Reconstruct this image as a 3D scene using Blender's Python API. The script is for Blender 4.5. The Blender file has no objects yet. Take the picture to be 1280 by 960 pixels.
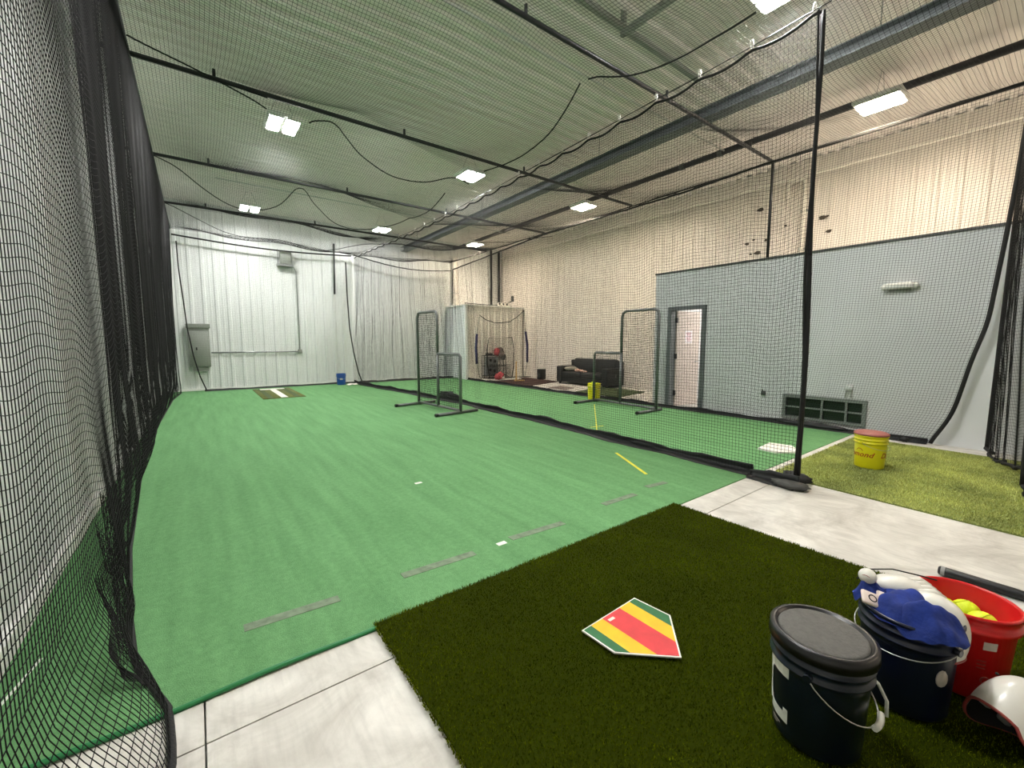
import bpy, bmesh, math, random
import numpy as np
from mathutils import Vector, Matrix

random.seed(7); rng = np.random.default_rng(11)
PI = math.pi
C = bpy.context.scene.collection
scene = bpy.context.scene

# ------------------------------------------------------------------ camera
F_PX, CAM_H = 526.0, 1.42
PITCH, YAW = math.atan(53.0 / F_PX), math.radians(36.70)
cam_data = bpy.data.cameras.new('camera')
cam_data.sensor_fit = 'HORIZONTAL'; cam_data.sensor_width = 36.0
cam_data.lens = F_PX / 1280.0 * 36.0
cam_data.clip_start = 0.02; cam_data.clip_end = 100
cam = bpy.data.objects.new('camera', cam_data); C.objects.link(cam)
cam.location = (0, 0, CAM_H); cam.rotation_euler = (PI / 2 - PITCH, 0, -YAW)
scene.camera = cam

# ------------------------------------------------------------------ world, exposure
world = bpy.data.worlds.new('world'); scene.world = world; world.use_nodes = True
world.node_tree.nodes['Background'].inputs[0].default_value = (0.8, 0.85, 0.9, 1)
world.node_tree.nodes['Background'].inputs[1].default_value = 0.05
vs = scene.view_settings
vs.view_transform = 'Standard'; vs.look = 'None'; vs.gamma = 1; vs.use_curve_mapping = False
vs.exposure = 1.87
LAMP = 112.0          # emission of the ceiling light diffusers

# ------------------------------------------------------------------ pixel helper (directions only; distance from what a thing touches)
def _ray(px, py):
    c, s = math.cos(YAW), math.sin(YAW)
    f = Vector((s * math.cos(PITCH), c * math.cos(PITCH), -math.sin(PITCH)))
    r = Vector((c, -s, 0)); u = r.cross(f)
    return (px - 640) / F_PX * r - (py - 480) / F_PX * u + f
def on_z(px, py, z=0.0):
    d = _ray(px, py); t = (z - CAM_H) / d.z; return Vector((0, 0, CAM_H)) + d * t
def on_x(px, py, x):
    d = _ray(px, py); return Vector((0, 0, CAM_H)) + d * (x / d.x)
def on_y(px, py, y):
    d = _ray(px, py); return Vector((0, 0, CAM_H)) + d * (y / d.y)

# ------------------------------------------------------------------ materials
MATS = {}
def lin(c):
    return tuple(((v / 255) / 12.92 if v / 255 <= 0.04045 else ((v / 255 + 0.055) / 1.055) ** 2.4) for v in c)
def mat(name, rgb, rough=0.6, var=0.0, scale=8.0, bump=0.0, bscale=None, metal=0.0, spec=0.5, stretch=(1, 1, 1), detail=4.0, coat=0.0):
    """rgb in sRGB 0..255; var = noise-driven variation of brightness"""
    m = bpy.data.materials.new(name); m.use_nodes = True; nt = m.node_tree
    b = nt.nodes['Principled BSDF']; c = lin(rgb)
    b.inputs['Base Color'].default_value = (*c, 1); b.inputs['Roughness'].default_value = rough
    b.inputs['Metallic'].default_value = metal; b.inputs['Specular IOR Level'].default_value = spec
    if coat: b.inputs['Coat Weight'].default_value = coat
    if var or bump:
        tc = nt.nodes.new('ShaderNodeTexCoord'); mp = nt.nodes.new('ShaderNodeMapping')
        mp.inputs['Scale'].default_value = stretch
        nt.links.new(tc.outputs['Object'], mp.inputs[0])
        n = nt.nodes.new('ShaderNodeTexNoise'); n.inputs['Scale'].default_value = scale; n.inputs['Detail'].default_value = detail
        nt.links.new(mp.outputs[0], n.inputs['Vector'])
        if var:
            r = nt.nodes.new('ShaderNodeValToRGB')
            r.color_ramp.elements[0].position = 0.3; r.color_ramp.elements[1].position = 0.7
            r.color_ramp.elements[0].color = (*[v * (1 - var) for v in c], 1)
            r.color_ramp.elements[1].color = (*[min(1, v * (1 + var)) for v in c], 1)
            nt.links.new(n.outputs['Fac'], r.inputs[0]); nt.links.new(r.outputs[0], b.inputs['Base Color'])
        if bump:
            n2 = nt.nodes.new('ShaderNodeTexNoise'); n2.inputs['Scale'].default_value = bscale or scale; n2.inputs['Detail'].default_value = 3
            nt.links.new(mp.outputs[0], n2.inputs['Vector'])
            bp = nt.nodes.new('ShaderNodeBump'); bp.inputs['Strength'].default_value = bump; bp.inputs['Distance'].default_value = 0.01
            nt.links.new(n2.outputs['Fac'], bp.inputs['Height']); nt.links.new(bp.outputs[0], b.inputs['Normal'])
    MATS[name] = m; return m
def emis(name, rgb, strength):
    m = bpy.data.materials.new(name); m.use_nodes = True
    b = m.node_tree.nodes['Principled BSDF']
    b.inputs['Base Color'].default_value = (0.9, 0.9, 0.9, 1)
    b.inputs['Emission Color'].default_value = (*lin(rgb), 1); b.inputs['Emission Strength'].default_value = strength
    MATS[name] = m; return m
def concrete_mat():
    m = bpy.data.materials.new('concrete'); m.use_nodes = True; nt = m.node_tree; N = nt.nodes; L = nt.links
    b = N['Principled BSDF']; b.inputs['Roughness'].default_value = 0.55; b.inputs['Specular IOR Level'].default_value = 0.3
    g = N.new('ShaderNodeNewGeometry')
    n1 = N.new('ShaderNodeTexNoise'); n1.inputs['Scale'].default_value = 2.2; n1.inputs['Detail'].default_value = 8; n1.inputs['Roughness'].default_value = 0.65; n1.inputs['Distortion'].default_value = 1.2
    n2 = N.new('ShaderNodeTexNoise'); n2.inputs['Scale'].default_value = 60; n2.inputs['Detail'].default_value = 4
    mp = N.new('ShaderNodeMapping'); mp.inputs['Scale'].default_value = (9, 1.2, 1); mp.inputs['Rotation'].default_value = (0, 0, 0.15)
    n3 = N.new('ShaderNodeTexNoise'); n3.inputs['Scale'].default_value = 4; n3.inputs['Detail'].default_value = 6
    L.new(g.outputs['Position'], n1.inputs['Vector']); L.new(g.outputs['Position'], n2.inputs['Vector'])
    L.new(g.outputs['Position'], mp.inputs[0]); L.new(mp.outputs[0], n3.inputs['Vector'])
    r = N.new('ShaderNodeValToRGB'); e = r.color_ramp.elements
    e[0].position = 0.33; e[0].color = (*lin((184, 180, 172)), 1); e[1].position = 0.66; e[1].color = (*lin((224, 221, 214)), 1)
    L.new(n1.outputs['Fac'], r.inputs[0])
    r2 = N.new('ShaderNodeValToRGB'); e = r2.color_ramp.elements
    e[0].position = 0.3; e[0].color = (0.8, 0.8, 0.8, 1); e[1].position = 0.55; e[1].color = (1, 1, 1, 1)
    L.new(n3.outputs['Fac'], r2.inputs[0])
    mx = N.new('ShaderNodeMix'); mx.data_type = 'RGBA'; mx.blend_type = 'MULTIPLY'; mx.inputs['Factor'].default_value = 0.6
    L.new(r.outputs[0], mx.inputs['A']); L.new(r2.outputs[0], mx.inputs['B']); L.new(mx.outputs['Result'], b.inputs['Base Color'])
    bp = N.new('ShaderNodeBump'); bp.inputs['Strength'].default_value = 0.12; bp.inputs['Distance'].default_value = 0.004
    L.new(n2.outputs['Fac'], bp.inputs['Height']); L.new(bp.outputs[0], b.inputs['Normal'])
    MATS['concrete'] = m
def turf_mat(name, dark, light, sc=220, bump=0.9, nap=0.35):
    """short carpet turf: fine speckle plus broad brushed nap"""
    m = bpy.data.materials.new(name); m.use_nodes = True; nt = m.node_tree; N = nt.nodes; L = nt.links
    b = N['Principled BSDF']; b.inputs['Roughness'].default_value = 0.85; b.inputs['Specular IOR Level'].default_value = 0.15
    g = N.new('ShaderNodeNewGeometry')
    n1 = N.new('ShaderNodeTexNoise'); n1.inputs['Scale'].default_value = sc; n1.inputs['Detail'].default_value = 2
    n2 = N.new('ShaderNodeTexNoise'); n2.inputs['Scale'].default_value = 34; n2.inputs['Detail'].default_value = 5
    mp = N.new('ShaderNodeMapping'); mp.inputs['Scale'].default_value = (6, 0.5, 1)
    n3 = N.new('ShaderNodeTexNoise'); n3.inputs['Scale'].default_value = 1.6; n3.inputs['Detail'].default_value = 7
    for n in (n1, n2): L.new(g.outputs['Position'], n.inputs['Vector'])
    L.new(g.outputs['Position'], mp.inputs[0]); L.new(mp.outputs[0], n3.inputs['Vector'])
    a = N.new('ShaderNodeMath'); a.operation = 'MULTIPLY'; a.inputs[1].default_value = 0.5; L.new(n1.outputs['Fac'], a.inputs[0])
    a2 = N.new('ShaderNodeMath'); a2.operation = 'MULTIPLY_ADD'; a2.inputs[1].default_value = 0.3; L.new(n2.outputs['Fac'], a2.inputs[0]); L.new(a.outputs[0], a2.inputs[2])
    a3 = N.new('ShaderNodeMath'); a3.operation = 'MULTIPLY_ADD'; a3.inputs[1].default_value = nap; L.new(n3.outputs['Fac'], a3.inputs[0]); L.new(a2.outputs[0], a3.inputs[2])
    r = N.new('ShaderNodeValToRGB'); e = r.color_ramp.elements; mid = 0.4 + nap / 2
    e[0].position = mid - 0.2; e[0].color = (*lin(dark), 1); e[1].position = mid + 0.2; e[1].color = (*lin(light), 1)
    L.new(a3.outputs[0], r.inputs[0]); L.new(r.outputs[0], b.inputs['Base Color'])
    bp = N.new('ShaderNodeBump'); bp.inputs['Strength'].default_value = bump; bp.inputs['Distance'].default_value = 0.006
    L.new(n1.outputs['Fac'], bp.inputs['Height']); L.new(bp.outputs[0], b.inputs['Normal'])
    MATS[name] = m
def blade_mat(name, dark, light):
    m = bpy.data.materials.new(name); m.use_nodes = True; nt = m.node_tree; N = nt.nodes; L = nt.links
    b = N['Principled BSDF']; b.inputs['Roughness'].default_value = 0.8; b.inputs['Specular IOR Level'].default_value = 0.04
    g = N.new('ShaderNodeNewGeometry')
    r = N.new('ShaderNodeValToRGB'); e = r.color_ramp.elements
    e[0].color = (*lin(dark), 1); e[1].color = (*lin(light), 1)
    L.new(g.outputs['Random Per Island'], r.inputs[0])
    n = N.new('ShaderNodeTexNoise'); n.inputs['Scale'].default_value = 2.0; n.inputs['Detail'].default_value = 5; L.new(g.outputs['Position'], n.inputs['Vector'])
    r2 = N.new('ShaderNodeValToRGB'); e = r2.color_ramp.elements; e[0].position = .35; e[0].color = (.68, .68, .68, 1); e[1].position = .68; e[1].color = (1.45, 1.4, 1.3, 1)
    L.new(n.outputs['Fac'], r2.inputs[0])
    mx = N.new('ShaderNodeMix'); mx.data_type = 'RGBA'; mx.blend_type = 'MULTIPLY'; mx.inputs['Factor'].default_value = 1
    L.new(r.outputs[0], mx.inputs['A']); L.new(r2.outputs[0], mx.inputs['B']); L.new(mx.outputs['Result'], b.inputs['Base Color'])
    MATS[name] = m

concrete_mat()
turf_mat('turf_green', (80, 126, 80), (120, 170, 116))
blade_mat('blade_dark', (46, 55, 0), (106, 120, 2)); mat('mat_dark_base', (40, 48, 0), 0.95, spec=.05)
blade_mat('blade_light', (150, 158, 92), (196, 204, 128)); mat('mat_light_base', (122, 134, 70), 0.9)
mat('panel_white', (226, 228, 226), 0.34, var=0.03, scale=1.5)
mat('panel_ceiling', (242, 236, 232), 0.42, var=0.03, scale=1.5)
mat('panel_grey', (220, 222, 222), 0.4, var=0.03, scale=2)
mat('panel_cream', (226, 220, 212), 0.36, var=0.05, scale=1.2)
mat('backing', (190, 192, 190), 0.7)
mat('drywall', (226, 226, 222), 0.8, var=0.02, scale=3)
mat('twine', (17, 17, 18), 0.7, spec=0.25)
mat('rope', (14, 14, 15), 0.75, var=0.3, scale=120, bump=0.4)
mat('vinyl', (22, 23, 24), 0.55, var=0.3, scale=9, bump=0.3, bscale=14)
mat('vinyl_grey', (78, 78, 76), 0.7, var=0.2, scale=9, bump=0.3, bscale=14)
mat('steel_black', (20, 20, 22), 0.45, var=0.2, scale=12)
mat('steel_beam', (112, 118, 120), 0.5, var=0.12, scale=5)
mat('galv', (168, 170, 170), 0.32, metal=0.9, var=0.1, scale=14)
mat('screen_steel', (112, 114, 114), 0.4, metal=0.6, var=0.15, scale=10)
mat('conduit', (205, 206, 202), 0.35, metal=0.4)
mat('pvc', (236, 232, 222), 0.35)
mat('elec_grey', (142, 146, 138), 0.5, var=0.06, scale=4)
mat('elec_dark', (70, 74, 72), 0.5)
mat('white_paint', (236, 236, 232), 0.45, var=0.03, scale=5)
mat('lamp_housing', (228, 228, 224), 0.4)
emis('led_white', (248, 247, 244), LAMP); emis('led_warm', (255, 234, 206), LAMP * 0.78); emis('led_room_fill', (255, 248, 240), 26)
mat('bucket_navy', (10, 22, 36), 0.28, var=0.15, scale=6); mat('bucket_blue_navy', (10, 18, 44), 0.3, var=0.15, scale=6)
mat('bucket_red', (206, 26, 28), 0.34, var=0.08, scale=6); mat('bucket_yellow', (226, 218, 24), 0.38, var=0.04, scale=5)
mat('bucket_blue', (22, 74, 150), 0.4); mat('lid_red', (150, 88, 80), 0.6, var=0.12, scale=14)
mat('foam_grey', (92, 90, 86), 0.85, var=0.14, scale=60, bump=0.35, bscale=140)
mat('wire', (190, 190, 188), 0.3, metal=1.0); mat('plastic_white', (228, 228, 222), 0.4); mat('plastic_black', (16, 16, 18), 0.35)
mat('print_white', (214, 216, 204), 0.5, var=0.12, scale=40); mat('print_red', (168, 44, 20), 0.5); mat('label_grey', (192, 182, 172), 0.6, var=0.1, scale=30)
mat('cloth_blue', (18, 44, 122), 0.85, var=0.3, scale=16, bump=0.6, bscale=28)
mat('helmet_white', (232, 228, 218), 0.3, coat=0.3); mat('pad_black', (20, 19, 19), 0.7); mat('pad_grey', (150, 150, 148), 0.6); mat('trim_red', (150, 62, 56), 0.5)
mat('ball_yellow', (214, 232, 26), 0.55, var=0.05, scale=50, bump=0.2, bscale=160); mat('seam_yellow', (176, 190, 20), 0.7)
mat('plate_green', (34, 104, 58), 0.6, var=0.1, scale=20); mat('plate_yellow', (236, 186, 24), 0.6, var=0.1, scale=14); mat('plate_red', (214, 56, 62), 0.6, var=0.1, scale=14)
mat('plate_white', (232, 230, 222), 0.55, var=0.06, scale=20)
mat('tape_grey', (112, 128, 106), 0.85, var=0.28, scale=22, detail=6); mat('tape_white', (224, 228, 220), 0.7); mat('tape_yellow', (214, 206, 58), 0.7, var=0.15, scale=12)
mat('turf_lip', (28, 118, 62), 0.5)
mat('olive_mat', (86, 92, 40), 0.9, var=0.25, scale=30, bump=0.5, bscale=90, stretch=(1, .15, 1)); mat('olive_dark', (58, 74, 34), 0.9, var=0.2, scale=40)
mat('brown_mat', (58, 30, 24), 0.95, var=0.25, scale=24, bump=0.6, bscale=80)
mat('sofa_black', (24, 25, 27), 0.55, var=0.25, scale=5, bump=0.2, bscale=7); mat('pillow_grey', (150, 146, 134), 0.9, var=0.15, scale=12)
mat('guard_white', (236, 218, 208), 0.7)
mat('cloth_pink', (214, 176, 160), 0.9, var=0.2, scale=10); mat('sleeve_purple', (42, 40, 82), 0.8)
mat('tee_tan', (206, 168, 106), 0.5); mat('gear_red', (196, 84, 90), 0.6, var=0.5, scale=26); mat('crate_grey', (132, 134, 134), 0.7)
mat('glass_dark', (22, 26, 26), 0.12, spec=0.6); mat('window_frame', (128, 134, 128), 0.5)
mat('door_paint', (214, 200, 190), 0.5, var=0.03, scale=3); mat('door_frame', (104, 110, 110), 0.5); mat('paper', (244, 236, 238), 0.8); mat('ink', (190, 120, 130), 0.8)
mat('scuff', (70, 64, 56), 0.9); mat('mat_rug', (120, 108, 104), 0.9, var=0.5, scale=6)

# ------------------------------------------------------------------ object helpers
def tag(o, label=None, cat=None, group=None, kind=None):
    if label: o['label'] = label
    if cat: o['category'] = cat
    if group: o['group'] = group
    if kind: o['kind'] = kind
    return o
def thing(name, label, cat, loc=(0, 0, 0), rz=0.0, group=None):
    o = bpy.data.objects.new(name, None); C.objects.link(o); o.empty_display_size = 0.1
    o.location = loc; o.rotation_euler = (0, 0, rz)
    return tag(o, label, cat, group)
def link(name, me, m, parent=None, smooth=False):
    if m is not None and not me.materials: me.materials.append(MATS[m])
    o = bpy.data.objects.new(name, me); C.objects.link(o)
    if parent is not None: o.parent = parent
    return o
class MB:
    """collects shapes, then builds ONE mesh object"""
    def __init__(s): s.v = []; s.f = []; s.sm = []
    def add(s, v, f, smooth=False):
        n = len(s.v); s.v += [tuple(p) for p in v]; s.f += [[i + n for i in q] for q in f]; s.sm += [smooth] * len(f); return s
    def box(s, x0, x1, y0, y1, z0, z1, M=None):
        v = [Vector(p) for p in ((x0, y0, z0), (x1, y0, z0), (x1, y1, z0), (x0, y1, z0), (x0, y0, z1), (x1, y0, z1), (x1, y1, z1), (x0, y1, z1))]
        if M is not None: v = [M @ p for p in v]
        return s.add(v, [(3, 2, 1, 0), (4, 5, 6, 7), (0, 1, 5, 4), (1, 2, 6, 5), (2, 3, 7, 6), (3, 0, 4, 7)])
    def rbox(s, x0, x1, y0, y1, z0, z1, r=0.02, seg=2, M=None):
        bm = bmesh.new(); bmesh.ops.create_cube(bm, size=1)
        for v in bm.verts: v.co = Vector(((x0 + x1) / 2 + v.co.x * (x1 - x0), (y0 + y1) / 2 + v.co.y * (y1 - y0), (z0 + z1) / 2 + v.co.z * (z1 - z0)))
        bmesh.ops.bevel(bm, geom=list(bm.edges), offset=r, segments=seg, affect='EDGES', profile=0.5)
        bm.verts.index_update()
        v = [p.co.copy() for p in bm.verts]
        if M is not None: v = [M @ p for p in v]
        s.add(v, [[q.index for q in f.verts] for f in bm.faces], True); bm.free(); return s
    def tube(s, pts, r, n=8, cap=True, closed=False):
        pts = [Vector(p) for p in pts]; k = len(pts); rr = r if isinstance(r, (list, tuple)) else [r] * k
        v = []; up = None
        for i, p in enumerate(pts):
            a = pts[(i - 1) % k] if (i or closed) else p; b = pts[(i + 1) % k] if (i < k - 1 or closed) else p
            t = (b - a)
            if t.length < 1e-9: t = Vector((0, 0, 1))
            t.normalize()
            if up is None: up = t.orthogonal().normalized()
            up = (up - t * up.dot(t))
            if up.length < 1e-6: up = t.orthogonal()
            up.normalize(); w = t.cross(up)
            for j in range(n):
                an = 2 * PI * j / n; v.append(p + (up * math.cos(an) + w * math.sin(an)) * rr[i])
        f = []
        for i in range(k if closed else k - 1):
            i2 = (i + 1) % k
            for j in range(n):
                f.append((i * n + j, i * n + (j + 1) % n, i2 * n + (j + 1) % n, i2 * n + j))
        s.add(v, f, True)
        if cap and not closed:
            b = len(s.v) - k * n
            s.f.append([b + j for j in range(n)][::-1]); s.sm.append(False)
            s.f.append([b + (k - 1) * n + j for j in range(n)]); s.sm.append(False)
        return s
    def lathe(s, prof, n=36, c=(0, 0, 0), close=False, M=None):
        v = []; f = []; k = len(prof)
        for r, z in prof:
            for j in range(n):
                a = 2 * PI * j / n; p = Vector((c[0] + r * math.cos(a), c[1] + r * math.sin(a), c[2] + z)); v.append(M @ p if M is not None else p)
        for i in range(k - 1):
            for j in range(n): f.append((i * n + j, i * n + (j + 1) % n, (i + 1) * n + (j + 1) % n, (i + 1) * n + j))
        return s.add(v, f, True)
    def ellipsoid(s, c, r, nu=20, nv=12, M=None, fn=None):
        v = []; f = []
        for i in range(nv + 1):
            th = PI * i / nv
            for j in range(nu):
                ph = 2 * PI * j / nu; d = Vector((math.sin(th) * math.cos(ph), math.sin(th) * math.sin(ph), math.cos(th)))
                k = fn(d) if fn else 1.0
                p = Vector((c[0] + d.x * r[0] * k, c[1] + d.y * r[1] * k, c[2] + d.z * r[2] * k)); v.append(M @ p if M is not None else p)
        for i in range(nv):
            for j in range(nu): f.append((i * nu + j, (i + 1) * nu + j, (i + 1) * nu + (j + 1) % nu, i * nu + (j + 1) % nu))
        return s.add(v, f, True)
    def mesh(s, name):
        me = bpy.data.meshes.new(name); me.from_pydata([tuple(p) for p in s.v], [], s.f)
        me.polygons.foreach_set('use_smooth', s.sm); me.update(); return me
    def build(s, name, m, parent=None):
        return link(name, s.mesh(name), m, parent)
def fast_mesh(name, verts, faces):
    """numpy verts (n,3), faces (m,k)"""
    me = bpy.data.meshes.new(name); faces = np.asarray(faces, dtype=np.int32); m, k = faces.shape
    me.vertices.add(len(verts)); me.vertices.foreach_set('co', np.asarray(verts, dtype=np.float32).ravel())
    me.loops.add(m * k); me.loops.foreach_set('vertex_index', faces.ravel())
    me.polygons.add(m); me.polygons.foreach_set('loop_start', np.arange(0, m * k, k, dtype=np.int32))
    me.update(calc_edges=True); return me
def strands(P, r, ref):
    """P: (n strands, k samples, 3) -> triangular twine tubes"""
    n, k, _ = P.shape
    t = np.gradient(P, axis=1); t /= np.linalg.norm(t, axis=2, keepdims=True) + 1e-9
    ref = np.asarray(ref, float)
    a = ref - t * (t @ ref)[..., None]; a /= np.linalg.norm(a, axis=2, keepdims=True) + 1e-9
    b = np.cross(t, a)
    V = np.stack([P + r * (math.cos(q) * a + math.sin(q) * b) for q in (0, 2 * PI / 3, 4 * PI / 3)], axis=2)  # n,k,3,3
    idx = np.arange(n * k * 3).reshape(n, k, 3)
    fs = []
    for j in range(3):
        j2 = (j + 1) % 3
        fs.append(np.stack([idx[:, :-1, j], idx[:, :-1, j2], idx[:, 1:, j2], idx[:, 1:, j]], axis=-1).reshape(-1, 4))
    return V.reshape(-1, 3), np.concatenate(fs)
def netting(parent, S, ulen, vlen, ref, cell=0.035, r=0.0013, su=0.22, sv=0.22, m='twine'):
    """knotted netting over the surface S(u,v), u,v in 0..1; real strands both ways"""
    nu = max(2, int(round(ulen / cell))); nv = max(2, int(round(vlen / cell)))
    ku = max(3, int(round(ulen / su))) + 1; kv = max(3, int(round(vlen / sv))) + 1
    U, Vv = np.meshgrid(np.linspace(0, 1, nu + 1), np.linspace(0, 1, kv), indexing='ij')
    v1, f1 = strands(S(U, Vv), r, ref)
    Vv, U = np.meshgrid(np.linspace(0, 1, nv + 1), np.linspace(0, 1, ku), indexing='ij')
    v2, f2 = strands(S(U, Vv), r, ref)
    me = fast_mesh('netting', np.concatenate([v1, v2]), np.concatenate([f1, f2 + len(v1)]))
    return tag(link('netting', me, m, parent), kind='stuff')
def wob(x, seed=0.0):
    return (np.sin(x * 1.0 + seed) + 0.6 * np.sin(x * 2.3 + 1.7 * seed + 1) + 0.35 * np.sin(x * 4.9 + 2.1 * seed + 2)) / 1.6

# ================================================================== THE SETTING
XL, XR, YF, YB, ZC = -0.79, 10.70, -7.0, 15.10, 5.30
XO, YO, ZO = 8.17, 5.66, 2.86            # grey office partition: face plane, far corner, height

# floor: cast slabs with saw-cut joints
fl = MB().box(XL - .1, XR + .1, YF - .1, YB + .1, -0.12, -0.03).build('floor', 'backing'); tag(fl, kind='structure', label='pale concrete floor slab with saw-cut joints')
xs = [XL, -0.06, 5.2, XR]; ys = [YF, 1.735, 8.2, YB]
for i in range(3):
    for j in range(3):
        g = 0.0035
        MB().box(xs[i] + g, xs[i + 1] - g, ys[j] + g, ys[j + 1] - g, -0.03, 0.0).build('slab', 'concrete', fl)

def ribbed(w, L, h=0.028, pitch=0.3):
    """metal liner panel: width w (local x), length L (local y), trapezoid ribs in +z"""
    n = max(1, int(round(w / pitch))); p = w / n; prof = [(0.0, 0.0)]
    for i in range(n):
        c = (i + .5) * p
        prof += [(c - .055, 0), (c - .028, h), (c + .028, h), (c + .055, 0)]
        if i < n - 1:
            prof += [(c + p / 2 - .022, 0), (c + p / 2 - .012, h * .22), (c + p / 2 + .012, h * .22), (c + p / 2 + .022, 0)]
    prof += [(w, 0.0)]
    v = [(x, 0, z) for x, z in prof] + [(x, L, z) for x, z in prof]; k = len(prof)
    v += [(0, 0, -.012), (w, 0, -.012), (0, L, -.012), (w, L, -.012)]
    f = [(i, i + 1, k + i + 1, k + i) for i in range(k - 1)]
    f += [(0, k, 2 * k + 2, 2 * k), (k - 1, 2 * k + 1, 2 * k + 3, 2 * k - 1)]
    return MB().add(v, f).mesh('panel')
def panel_run(parent, n, w, L, M0, step, mname, pitch=0.3, h=0.028):
    me = ribbed(w - 0.003, L, h, pitch); me.materials.append(MATS[mname])
    for i in range(n):
        o = bpy.data.objects.new('panel', me); C.objects.link(o); o.parent = parent
        o.matrix_world = Matrix.Translation(Vector(step) * i) @ M0
def M_axes(o, x, y, z):
    return Matrix(((x[0], y[0], z[0], o[0]), (x[1], y[1], z[1], o[1]), (x[2], y[2], z[2], o[2]), (0, 0, 0, 1)))

wl = MB().box(XL - .15, XL - .03, YF, YB, 0, ZC).build('wall_left', 'backing'); tag(wl, kind='structure', label='white ribbed metal wall behind the left net')
n = 24; w = (YB - YF) / n
panel_run(wl, n, w, ZC, M_axes((XL - .016, YF, 0), (0, 1, 0), (0, 0, 1), (1, 0, 0)), (0, w, 0), 'panel_white')
wb = MB().box(XL - .1, XR + .1, YB + .03, YB + .15, 0, ZC).build('wall_back', 'backing'); tag(wb, kind='structure', label='white ribbed metal wall at the far end of the cages')
n = 13; w = (XR - XL) / n
panel_run(wb, n, w, ZC, M_axes((XL + w, YB + .016, 0), (-1, 0, 0), (0, 0, 1), (0, -1, 0)), (w, 0, 0), 'panel_white')
wr = MB().box(XR + .03, XR + .15, YF, YB, 0, ZC).build('wall_right', 'backing'); tag(wr, kind='structure', label='tall cream white ribbed metal wall behind the black sofa')
n = 24; w = (YB - YF) / n
panel_run(wr, n, w, ZC, M_axes((XR + .016, YF + w, 0), (0, -1, 0), (0, 0, 1), (-1, 0, 0)), (0, w, 0), 'panel_cream')
wf = MB().box(XL - .1, XR + .1, YF - .12, YF, 0, ZC).build('wall_front', 'panel_white'); tag(wf, kind='structure')
ce = MB().box(XL - .1, XR + .1, YF - .1, YB + .1, ZC + .03, ZC + .15).build('ceiling', 'backing'); tag(ce, kind='structure', label='corrugated white metal roof liner above the nets')
n = 24; w = (YB - YF) / n
panel_run(ce, n, w, XR - XL, M_axes((XL, YF, ZC + .016), (0, 1, 0), (1, 0, 0), (0, 0, -1)), (0, w, 0), 'panel_ceiling', 0.22, 0.04)
bl = MB().box(XL - .01, XL + .035, YF, YB, 0.0, 0.09).build('baseboard_left', 'white_paint'); tag(bl, kind='structure')
bb = MB().box(XL + .04, 7.95, YB - .035, YB + .005, 0.0, 0.07).build('baseboard_back', 'white_paint'); tag(bb, kind='structure')
t1 = MB().tube([(XR - .09, YF, 4.93), (XR - .09, YB, 4.93)], .03, 8).build('trim_1', 'pvc'); tag(t1, kind='structure', label='thin pale ledge along the top of the right wall')

# grey office partition with a doorway and a low window
DY0, DY1, DZ = 4.53, 5.27, 2.10
WY0, WY1, WZ0, WZ1 = 1.90, 2.98, 0.14, 0.48
T = 0.12
ow = MB()
ow.box(XO, XO + T, DY1, YO, 0, ZO).box(XO, XO + T, DY0, DY1, DZ, ZO).box(XO, XO + T, WY1, DY0, 0, ZO)
ow.box(XO, XO + T, WY0, WY1, 0, WZ0).box(XO, XO + T, WY0, WY1, WZ1, ZO).box(XO, XO + T, YF, WY0, 0, ZO)
ow.box(XO + T, XR, YO - .1, YO, 0, ZO).box(XO + T, XR, YF, YO - .1, ZO - .1, ZO).box(XO + T, XR, 3.5, 3.58, 0, ZO - .1)
owo = ow.build('wall_office', 'panel_grey'); tag(owo, kind='structure', label='low grey partition wall of the office beside the right cage')
# proud vertical cover strips and flat boards on the grey face, as in the photo
yb = YO
while yb > -2.2:
    y0 = yb - 0.30
    for (z0, z1) in ([(0, ZO)] if not (y0 < DY1 + .06 and yb > DY0 - .06) else [(DZ + .07, ZO)]):
        spans = [(z0, z1)] if not (y0 < WY1 + .05 and yb > WY0 - .05) else [(0, WZ0 - .05), (WZ1 + .05, z1)]
        for (a, b) in spans:
            MB().box(XO - .008, XO, y0 + .004, yb - .004, a, b).build('panel', 'panel_grey', owo)
    yb = y0
MB().box(XO - .03, XO + .15, -4.4, YO + .01, ZO, ZO + .035).build('cap', 'elec_dark', owo)
ir = MB().box(XR - .04, XR, 3.6, YO - .1, 0, ZO - .1).build('wall_inner', 'drywall'); tag(ir, kind='structure', label='bright white wall seen through the open doorway')

# door_1
d1 = thing('door_1', 'pale door standing open in its dark grey frame', 'door', (XO, DY1, 0)); tag(d1, kind='structure')
del d1['category']
fr = MB(); fw = 0.06
fr.box(-.03, T + .03, -.035, .055, 0, DZ + .05).box(-.03, T + .03, DY0 - DY1 - .055, DY0 - DY1 + .035, 0, DZ + .05).box(-.03, T + .03, DY0 - DY1 + .035, -.035, DZ - .02, DZ + .05)
fr.build('door_frame', 'door_frame', d1)
leafw = 0.70; th = math.radians(80)
Ml = Matrix.Translation((T + .035, -.045, 0)) @ Matrix.Rotation(th, 4, 'Z')          # local -y runs along the leaf
lf = MB().box(-.02, .02, -leafw, 0, 0.02, DZ - .03, Ml).build('door_leaf', 'door_paint', d1)
for z in (.25, 1.05, 1.82): MB().box(-.026, .026, -.02, .03, z, z + .11, Ml).build('hinge', 'steel_black', lf)
MB().tube([Ml @ Vector(p) for p in ((-.02, -leafw + .07, .98), (-.06, -leafw + .07, .98), (-.065, -leafw + .09, .98), (-.065, -leafw + .19, .98))], .01, 8).build('handle', 'galv', lf)
sg = MB().box(-.023, -.0205, -.47, -.25, 1.38, 1.66, Ml).build('paper_sign', 'paper', lf)
mk = MB()
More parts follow.
